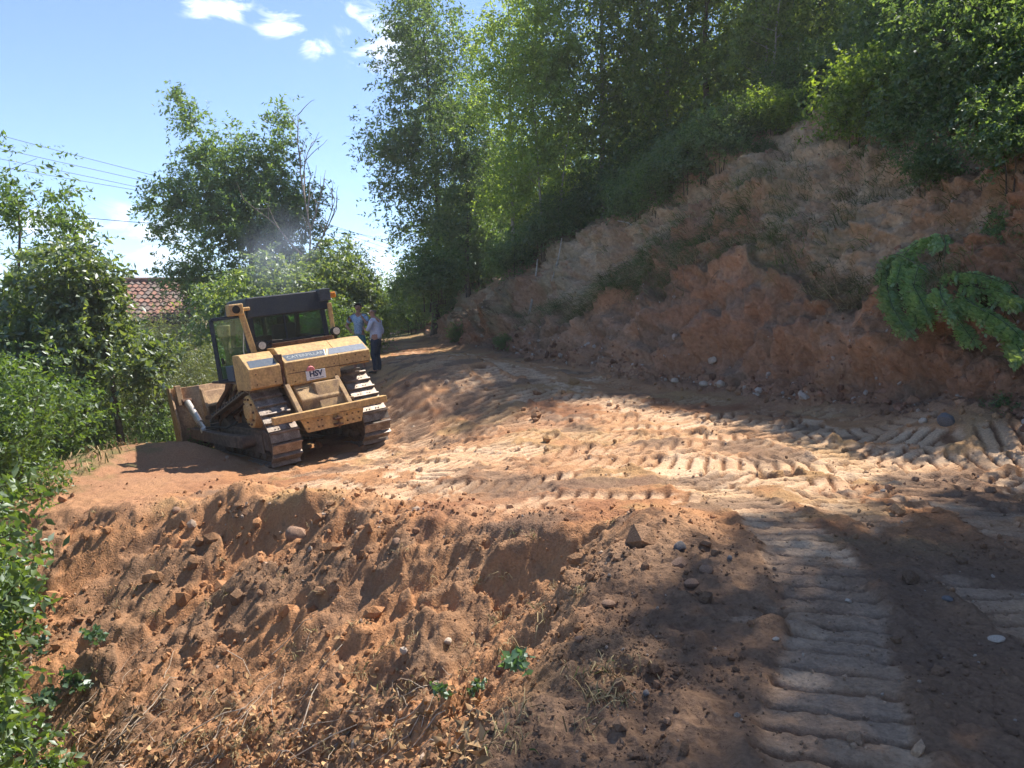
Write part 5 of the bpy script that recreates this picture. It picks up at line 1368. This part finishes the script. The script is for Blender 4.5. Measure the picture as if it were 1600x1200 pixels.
def grass():
    r = np.random.default_rng(91)
    def pal(n, green):
        g = r.uniform(size=n) < green
        c = np.where(g[:, None], np.array([.085, .125, .035]), np.array([.30, .235, .13])) * r.uniform(.6, 1.35, (n, 1))
        return c
    # tufts along the sod brink and patches on the weathered face
    yf = []; h = []; gr = []
    n = 320
    y0 = 8.5 + 18 * r.uniform(size=n); C = np.interp(y0, CY, CC); hb = .4 + (C - .27) / 2.4 + r.normal(.12, .12, n)
    yf.append(y0); h.append(hb); gr.append(np.full(n, .35))
    n = 330
    y0 = 8.5 + 14 * r.uniform(size=n); C = np.interp(y0, CY, CC); hb = .4 + (C - .27) / 2.4 + r.uniform(.1, 3.6, n)
    k = fbm2(y0 * .5, hb * .6, 2, 205) > .05
    yf.append(y0[k]); h.append(hb[k]); gr.append(np.full(k.sum(), .45))
    n = 260
    y0 = r.normal(17.8, 1.6, n); C = np.interp(y0, CY, CC); hb = .4 + (C - .27) / 2.4 + np.abs(r.normal(.2, .6, n))
    yf.append(y0); h.append(hb); gr.append(np.full(n, .8))
    yf = np.concatenate(yf); h = np.concatenate(h); gr = np.concatenate(gr)
    per = 20
    yf2 = np.repeat(yf, per) + r.normal(0, .07, len(yf) * per); h2 = np.repeat(h, per) + r.normal(0, .07, len(yf) * per)
    x, y, z = bank_xyz(yf2, h2)[:3]; fx, nx, ny = foot(yf2)
    P = np.stack([x, y, z], 1); no = np.stack([-nx, -ny, nx * 0 + .1], 1)
    V, F, C = blades(P, no, r.uniform(.18, .5, len(P)), np.repeat(pal(len(yf), gr), per, 0) * r.uniform(.8, 1.2, (len(P), 1)), r, r.uniform(.3, 1.5, len(P)), .0042)
    o = link('grass', np_mesh('grass', V, F, True, C), None, attr_mat('grass_blade'))
    tag(o, 'tufts of dry and green grass hanging on the cut bank', 'grass', kind='stuff')
    # rough grass under the trees on the left
    n = 9000
    X = r.uniform(-15, -6.3, n); Y = r.uniform(11.5, 24, n); zz, m = ground_full(X, Y)
    k = (fbm2(X * .8, Y * .8, 2, 207) > -.25) & ((X < -7.3) | (Y > 18.5)) & (X / Y < -.38)
    P = np.stack([X, Y, zz], 1)[k]
    V, F, C = blades(P, unit(r.normal(size=(len(P), 3))) * .5, r.uniform(.12, .4, len(P)), pal(len(P), .45), r, r.uniform(.2, 1.2, len(P)), .009)
    o = link('rough_grass', np_mesh('rough_grass', V, F, True, C), None, bpy.data.materials['grass_blade'])
    tag(o, 'rough grass and straw under the trees on the left', 'grass', kind='stuff')
    # straw tufts and torn sods on the dirt slope
    n = 90; pts = []
    for _ in range(n):
        u, v = r.uniform(120, 1000), r.uniform(800, 1180)
        p, nn, d = surf(u, v); pts.append(p)
    P = np.repeat(np.array(pts), 16, 0) + r.normal(0, .03, (n * 16, 3)) * np.array([1, 1, .2])
    V, F, C = blades(P, unit(r.normal(size=(len(P), 3))) * .8, r.uniform(.04, .16, len(P)), pal(len(P), .08), r, r.uniform(.5, 1.8, len(P)), .0028)
    o = link('straw', np_mesh('straw', V, F, True, C), None, bpy.data.materials['grass_blade'])
    tag(o, 'bits of straw and root sticking out of the dirt slope', 'straw', kind='stuff')
grass()

def litter():
    r = np.random.default_rng(55)
    P = []; 
    while len(P) < 1300:
        u, v = r.uniform(-20, 760), 1200 - abs(r.normal(0, 75))
        if v < 960 or (v < 1060 and r.uniform() < .5): continue
        p, n_, d = surf(u, min(v, 1199)); P.append(p)
    P = np.array(P) + np.array([0, 0, .012]) + r.normal(0, .012, (len(P), 3))
    ax = unit(r.normal(size=P.shape) + np.array([0, 0, .25]))
    V, F = leaf_arrays(P, ax, r.uniform(.03, .085, len(P)), .6, r, .6, .7)
    C = np.array([.34, .22, .115]) * r.uniform(.4, 1.4, (len(P), 1))
    o = link('dead_leaves', np_mesh('dead_leaves', V, F, True, np.repeat(C, 4, 0)), None, attr_mat('dead_leaf', .8))
    tag(o, 'dry brown leaves littering the foot of the slope', 'leaves', kind='stuff')
    STEM = paint('dry_stem', (.50, .42, .33), (.34, .26, .19), .85, 0, 9, .5)
    VINE = paint('tan_vine', (.42, .24, .12), (.30, .17, .09), .8, 0, 9, .5)
    def stick(px, rad, mat, label, arch=.05, name='dry_stem'):
        pts = []
        for i, (u, v) in enumerate(px):
            p, n_, d = surf(u, v); k = i / (len(px) - 1)
            pts.append(p + Vector((0, 0, .01 + arch * math.sin(math.pi * k))))
        o = MB().tube(pts, [rad * (1 - .5 * i / len(pts)) for i in range(len(pts))], 6).build(name, mat, None, 0, True)
        tag(o, label, 'stem', 'dry stems on the slope')
    stick([(140, 1190), (200, 1150), (240, 1110), (262, 1070)], .008, STEM, 'pale curved dry stem at the lower left corner', .06)
    stick([(232, 1195), (300, 1150), (350, 1123), (400, 1105)], .008, STEM, 'long straight dry stem rising to the right in the lower left', .05)
    stick([(450, 1190), (520, 1160), (590, 1120)], .006, STEM, 'thin dry stem lying in the leaf litter at bottom centre-left', .05)
    stick([(470, 1145), (488, 1100), (497, 1070)], .005, STEM, 'short upright dry stem on the lower slope', .08)
    stick([(160, 1072), (190, 1085), (215, 1110)], .005, VINE, 'thin brown stem beside the bramble', .05)
    stick([(30, 1195), (52, 1160), (70, 1158), (95, 1180), (105, 1198)], .012, VINE, 'looped tan vine in the bottom left corner', .14)
    stick([(100, 1195), (130, 1170), (150, 1165)], .008, VINE, 'bent tan stalk right of the looped vine', .1)
    stick([(350, 1015), (380, 1040), (392, 1058)], .004, STEM, 'small pale twig in the shaded hollow of the slope', .05)
litter()
def twigs():
    r = np.random.default_rng(56); segs = []
    for _ in range(90):
        u, v = r.uniform(-20, 720), 1200 - abs(r.normal(0, 90))
        if v < 930: continue
        p, n_, d = surf(u, v); a = r.uniform(0, 6.28); L = r.uniform(.12, .5); k = 5
        q = np.array(p); pts = [q + np.array([0, 0, .01])]
        dz = r.uniform(0, .5)
        for i in range(k):
            a += r.normal(0, .18); q = q + np.array([math.cos(a), math.sin(a), 0]) * L / k
            pts.append(np.array([q[0], q[1], drop(q[0], q[1]).z + .012 + dz * L * .3 * math.sin(math.pi * (i + 1) / (k + 1))]))
        segs.append((np.array(pts), np.linspace(.0045, .0015, k + 1) * r.uniform(.6, 1.3)))
    V, F = fast_tubes(segs, 4)
    o = link('dry_twigs', np_mesh('dry_twigs', V, F), None, bpy.data.materials['dry_stem']); tag(o, 'thin dry twigs strewn over the leaf litter', 'twigs', kind='stuff')
twigs()

# ------------------------------------------------------------------ foreground plants
def near_plants():
    elder = tree_proto(*make_tree(61, 4.2, [(0, 0, 2.8, .62, .7, 1.3, 3), (.0, 0, 1.4, .75, .7, .9, 2)], 220, .27, 6, 9, .088, .022, 4, (0, 0), .3, .46, .6), BARK, L_ELD)
    elder2 = tree_proto(*make_tree(62, 2.2, [(0, 0, 1.2, .6, .6, .8, 3), (.2, 0, .6, .6, .6, .5, 1)], 120, .25, 6, 9, .085, .02, 4, (.1, 0), .35, .46, .6), BARK, L_ELD)
    G = 'leafy bushes on the left of the slope'
    def pl(name, proto, x, y, lb, cat, rot, s, dz=-.05, grp=G):
        p = drop(x, y); return plant(name, proto, (p.x, p.y, p.z + dz), lb, cat, rot, s, grp, parts=('stem', 'crown'))
    pl('bush', elder, -4.25, 5.6, 'bright leafy bush filling the left picture edge beside the slope', 'bush', .4, 1.0)
    pl('bush', elder, -6.1, 7.9, 'leafy bush behind the bright one at the left edge', 'bush', 2.4, .9)
    pl('bush', elder2, -3.95, 4.75, 'low leafy bush at the lower left corner', 'bush', 4.2, .9)
    pl('bush', elder2, -5.1, 6.7, 'bush with twigs reaching over the slope from the left', 'bush', 1.2, 1.0)
    pl('bush', elder2, -6.8, 9.4, 'bush at the upper left end of the slope', 'bush', 5.2, .9)
    pl('bush', elder, -8.4, 11.2, 'tall bush at the left edge below the far shrubs', 'bush', 3.2, .75)
    weed = tree_proto(*make_tree(63, .42, [(0, 0, .3, .13, .13, .14, 1)], 11, .08, 2, 4, .072, .006, 2, (.03, 0), .2, .72, .6), BARK, leaf_mat('leaf_weed', (.045, .10, .045), (.09, .17, .075), .4, .06))
    W = 'young plants sprouting on the slope'
    def pw(u, v, s, rot, lb):
        p, n, d = surf(u, v); plant('sapling', weed, (p.x, p.y, p.z - .02), lb, 'plant', rot, s, W, parts=('stem', 'leaves'))
    pw(115, 1110, 1.15, .3, 'bramble sprout at the lower left beside the low bush')
    pw(150, 1030, 1.0, 1.7, 'pale bramble shoot above the lower left sprout')
    pw(75, 1130, 1.0, 2.9, 'small sprout nearest the lower left corner')
    pw(690, 1110, .5, .8, 'small round-leaved sapling at bottom centre')
    pw(808, 1085, .62, 2.1, 'taller dark sapling right of the round-leaved one')
    pw(745, 1100, .45, 3.9, 'tiny plant between the two saplings at bottom centre')
    pw(60, 1040, .9, 5.0, 'sprout under the bright leafy bush')
near_plants()

def felled_branches():
    """cut acacia branches with feathery leaves lying over the brink"""
    r = np.random.default_rng(33)
    LM = leaf_mat('leaf_acacia', (.15, .24, .10), (.26, .36, .16), .45, .05)
    def over(u, v, off=.3):
        p, n, d = surf(u, v); k = max(p.y - off, 6.0); return Vector(at(u, v, k))
    root = over(1470, 440, .05)
    T = empty('felled_acacia', root); tag(T, 'feathery light green acacia branches drooping over the bank at the right', 'branch')
    curves = [[(1482, 362), (1442, 372), (1412, 394), (1402, 436)], [(1404, 392), (1420, 432), (1440, 470), (1452, 494)], [(1392, 386), (1384, 430), (1390, 472), (1410, 506), (1420, 518)],
              [(1462, 436), (1500, 424), (1540, 430), (1566, 442)], [(1525, 448), (1562, 454), (1600, 474)], [(1468, 462), (1490, 490), (1506, 512), (1522, 534)], [(1512, 472), (1550, 490), (1582, 512), (1606, 540)],
              [(1440, 400), (1425, 450), (1432, 505)], [(1560, 500), (1590, 540), (1600, 560)]]
    for ci, px in enumerate(curves):
        ctl = [root] + [over(u, v, .45 + .10 * (ci % 3) + .04 * i) for i, (u, v) in enumerate(px)]
        P0 = np.array([tuple(c - root) for c in ctl])
        for _ in range(3):
            Q = [P0[0]]
            for a, b in zip(P0[:-1], P0[1:]): Q += [a * .75 + b * .25, a * .25 + b * .75]
            Q.append(P0[-1]); P0 = np.array(Q)
        br = MB().tube([Vector(p) for p in P0], [.008 * (1 - .75 * i / len(P0)) for i in range(len(P0))], 6).build('branch', paint('green_twig', (.14, .16, .07), (.10, .11, .05), .8), T, 0, True)
        s_ = np.concatenate([[0], np.cumsum(np.linalg.norm(np.diff(P0, axis=0), axis=1))]); L0 = s_[-1]
        P = []; AX = []; SZ = []
        for q in np.arange(.30 * L0, L0, .045):
            p = np.array([np.interp(q, s_, P0[:, j]) for j in range(3)]); p2 = np.array([np.interp(q + .03, s_, P0[:, j]) for j in range(3)]); d = unit(p2 - p + 1e-6)
            for sg in (1, -1):
                if r.uniform() < .15: continue
                sd = unit(np.cross(d, np.array([0, -.5, .8]))) * sg
                ax = unit(sd * .75 + d * .45 + np.array([0, -.15, -.55]) + r.normal(0, .16, 3)); Lf = r.uniform(.20, .32) * (1 - .35 * q / L0)
                s2 = unit(np.cross(ax, np.array([.1, -.9, .3])))
                for k in range(7):
                    t = (k + 1.2) / 8; c = p + ax * Lf * t + np.array([0, 0, -.25 * Lf * t * t])
                    for e in (1, -1):
                        P.append(c); AX.append(unit(s2 * e + ax * .5)); SZ.append(.075 * (1 - .35 * abs(t - .45)))
        V, F = leaf_arrays(np.array(P), np.array(AX), np.array(SZ) * r.uniform(.85, 1.2, len(SZ)), .58, r, 0.0)
        V2 = V
        tag(link('leaflets', np_mesh('leaflets', V2, F, True), br, LM), kind='stuff')
felled_branches()

def poles_on_bank():
    def stick(u0, v0, u1, v1, rad, label, mat=BARK_P, lift=.25):
        p0, n, d = surf(u0, v0); q = Vector(at(u1, v1, p0.y + lift)); p0 = p0 - (q - p0).normalized() * .15
        mid = (p0 + q) / 2 + Vector((.04, 0, .03))
        o = MB().tube([p0, mid, q], [rad, rad * .8, rad * .5], 7).build('fallen_stem', mat, None, 0, True); tag(o, label, 'stem', 'bare stems on the bank')
    stick(828, 484, 840, 405, .045, 'pale bare stem leaning on the bank above the vertical cut')
    stick(864, 432, 878, 372, .025, 'thin bare stem right of the pale leaning stem')
    stick(985, 352, 965, 345, .03, 'short pale broken stub sticking out below the shrubs')
    stick(1100, 262, 1112, 243, .025, 'short pale twig on the brink under the sunlit birch')
    stick(1530, 120, 1515, 250, .035, 'bare grey stem hanging down the bank at the upper right', lift=.1) if False else None
poles_on_bank()

def roots():
    r = np.random.default_rng(57); segs = []
    for _ in range(110):
        yf = 8.5 + 15 * r.uniform(); C = float(np.interp(yf, CY, CC)); h = .4 + (C - .27) / 3.0 + r.normal(.05, .12)
        p = np.array(bank_pt(yf, h)); fx, nx, ny = foot(np.array([yf])); out = np.array([-nx[0], -ny[0], 0])
        L = r.uniform(.2, .8); d = out * .6 + np.array([0, 0, -.3]) + r.normal(0, .3, 3); pts = [p - out * .1]
        for i in range(6):
            d = unit(d + np.array([0, 0, -.35]) + r.normal(0, .2, 3)); pts.append(pts[-1] + d * L / 6)
        segs.append((np.array(pts), np.linspace(.009, .002, 7) * r.uniform(.5, 1.4)))
    V, F = fast_tubes(segs, 4)
    o = link('hanging_roots', np_mesh('hanging_roots', V, F), None, paint('root', (.24, .17, .12), (.15, .10, .07), .9)); tag(o, 'thin torn roots hanging from the brink of the cut', 'roots', kind='stuff')
roots()

def smoke():
    m, nt, N, L, out = new_mat('diesel_smoke')
    v = N.new('ShaderNodeVolumePrincipled'); v.inputs['Color'].default_value = (.62, .72, .92, 1); v.inputs['Anisotropy'].default_value = .2
    tc = N.new('ShaderNodeTexCoord'); no = N.new('ShaderNodeTexNoise'); no.inputs['Scale'].default_value = 1.3; no.inputs['Detail'].default_value = 3
    L.new(tc.outputs['Object'], no.inputs['Vector'])
    ln = N.new('ShaderNodeVectorMath'); ln.operation = 'LENGTH'; L.new(tc.outputs['Object'], ln.inputs[0])
    mr = N.new('ShaderNodeMapRange'); L.new(ln.outputs['Value'], mr.inputs[0]); mr.inputs[1].default_value = 1.0; mr.inputs[2].default_value = .2; mr.inputs[3].default_value = 0; mr.inputs[4].default_value = 1
    m2 = N.new('ShaderNodeMapRange'); L.new(no.outputs['Fac'], m2.inputs[0]); m2.inputs[1].default_value = .38; m2.inputs[2].default_value = .7; m2.inputs[3].default_value = 0; m2.inputs[4].default_value = .5
    mu = N.new('ShaderNodeMath'); mu.operation = 'MULTIPLY'; L.new(mr.outputs[0], mu.inputs[0]); L.new(m2.outputs[0], mu.inputs[1]); L.new(mu.outputs[0], v.inputs['Density'])
    L.new(v.outputs[0], out.inputs['Volume'])
    bm = bmesh.new(); bmesh.ops.create_icosphere(bm, subdivisions=3, radius=1); me = bpy.data.meshes.new('smoke'); bm.to_mesh(me); bm.free()
    o = link('smoke', me, None, m); p = at(436, 392, 17.2); o.location = p; o.scale = (1.0, 1.0, 1.15); o.rotation_euler = (0, math.radians(20), 0)
    tag(o, 'faint bluish exhaust smoke drifting above the bulldozer cab', 'smoke', kind='stuff')
smoke()

# ------------------------------------------------------------------ hazy summer air
def haze():
    m, nt, N, L, out = new_mat('haze_air')
    v = N.new('ShaderNodeVolumePrincipled'); v.inputs['Color'].default_value = (.90, .95, 1.0, 1); v.inputs['Density'].default_value = .0008; v.inputs['Anisotropy'].default_value = 0.25
    L.new(v.outputs[0], out.inputs['Volume'])
    o = MB().box(-1600, 1600, -1600, 1600, -12, 44).build('haze', m); tag(o, 'thin bluish summer haze in the air', 'haze', kind='stuff')
haze()

# ------------------------------------------------------------------ neighbours that would share a label are told apart by their order from the left
def single_out():
    seen = {}
    for o in SC.objects:
        if o.parent is None and o.get('label') and o.get('group') in ('shrubs on the brink of the cut bank', 'trees deep in the wood'):
            seen.setdefault(o['label'], []).append(o)
    for lb, os_ in seen.items():
        if len(os_) < 2: continue
        os_.sort(key=lambda o: o.location.x / o.location.y)
        words = {2: ['left one', 'right one'], 3: ['left one', 'middle one', 'right one']}.get(len(os_), ['first', 'second', 'third', 'fourth', 'fifth', 'sixth', 'seventh'])
        for o, w in zip(os_, words): o['label'] = lb + ', ' + w + ('' if len(os_) < 4 else ' from left')
single_out()
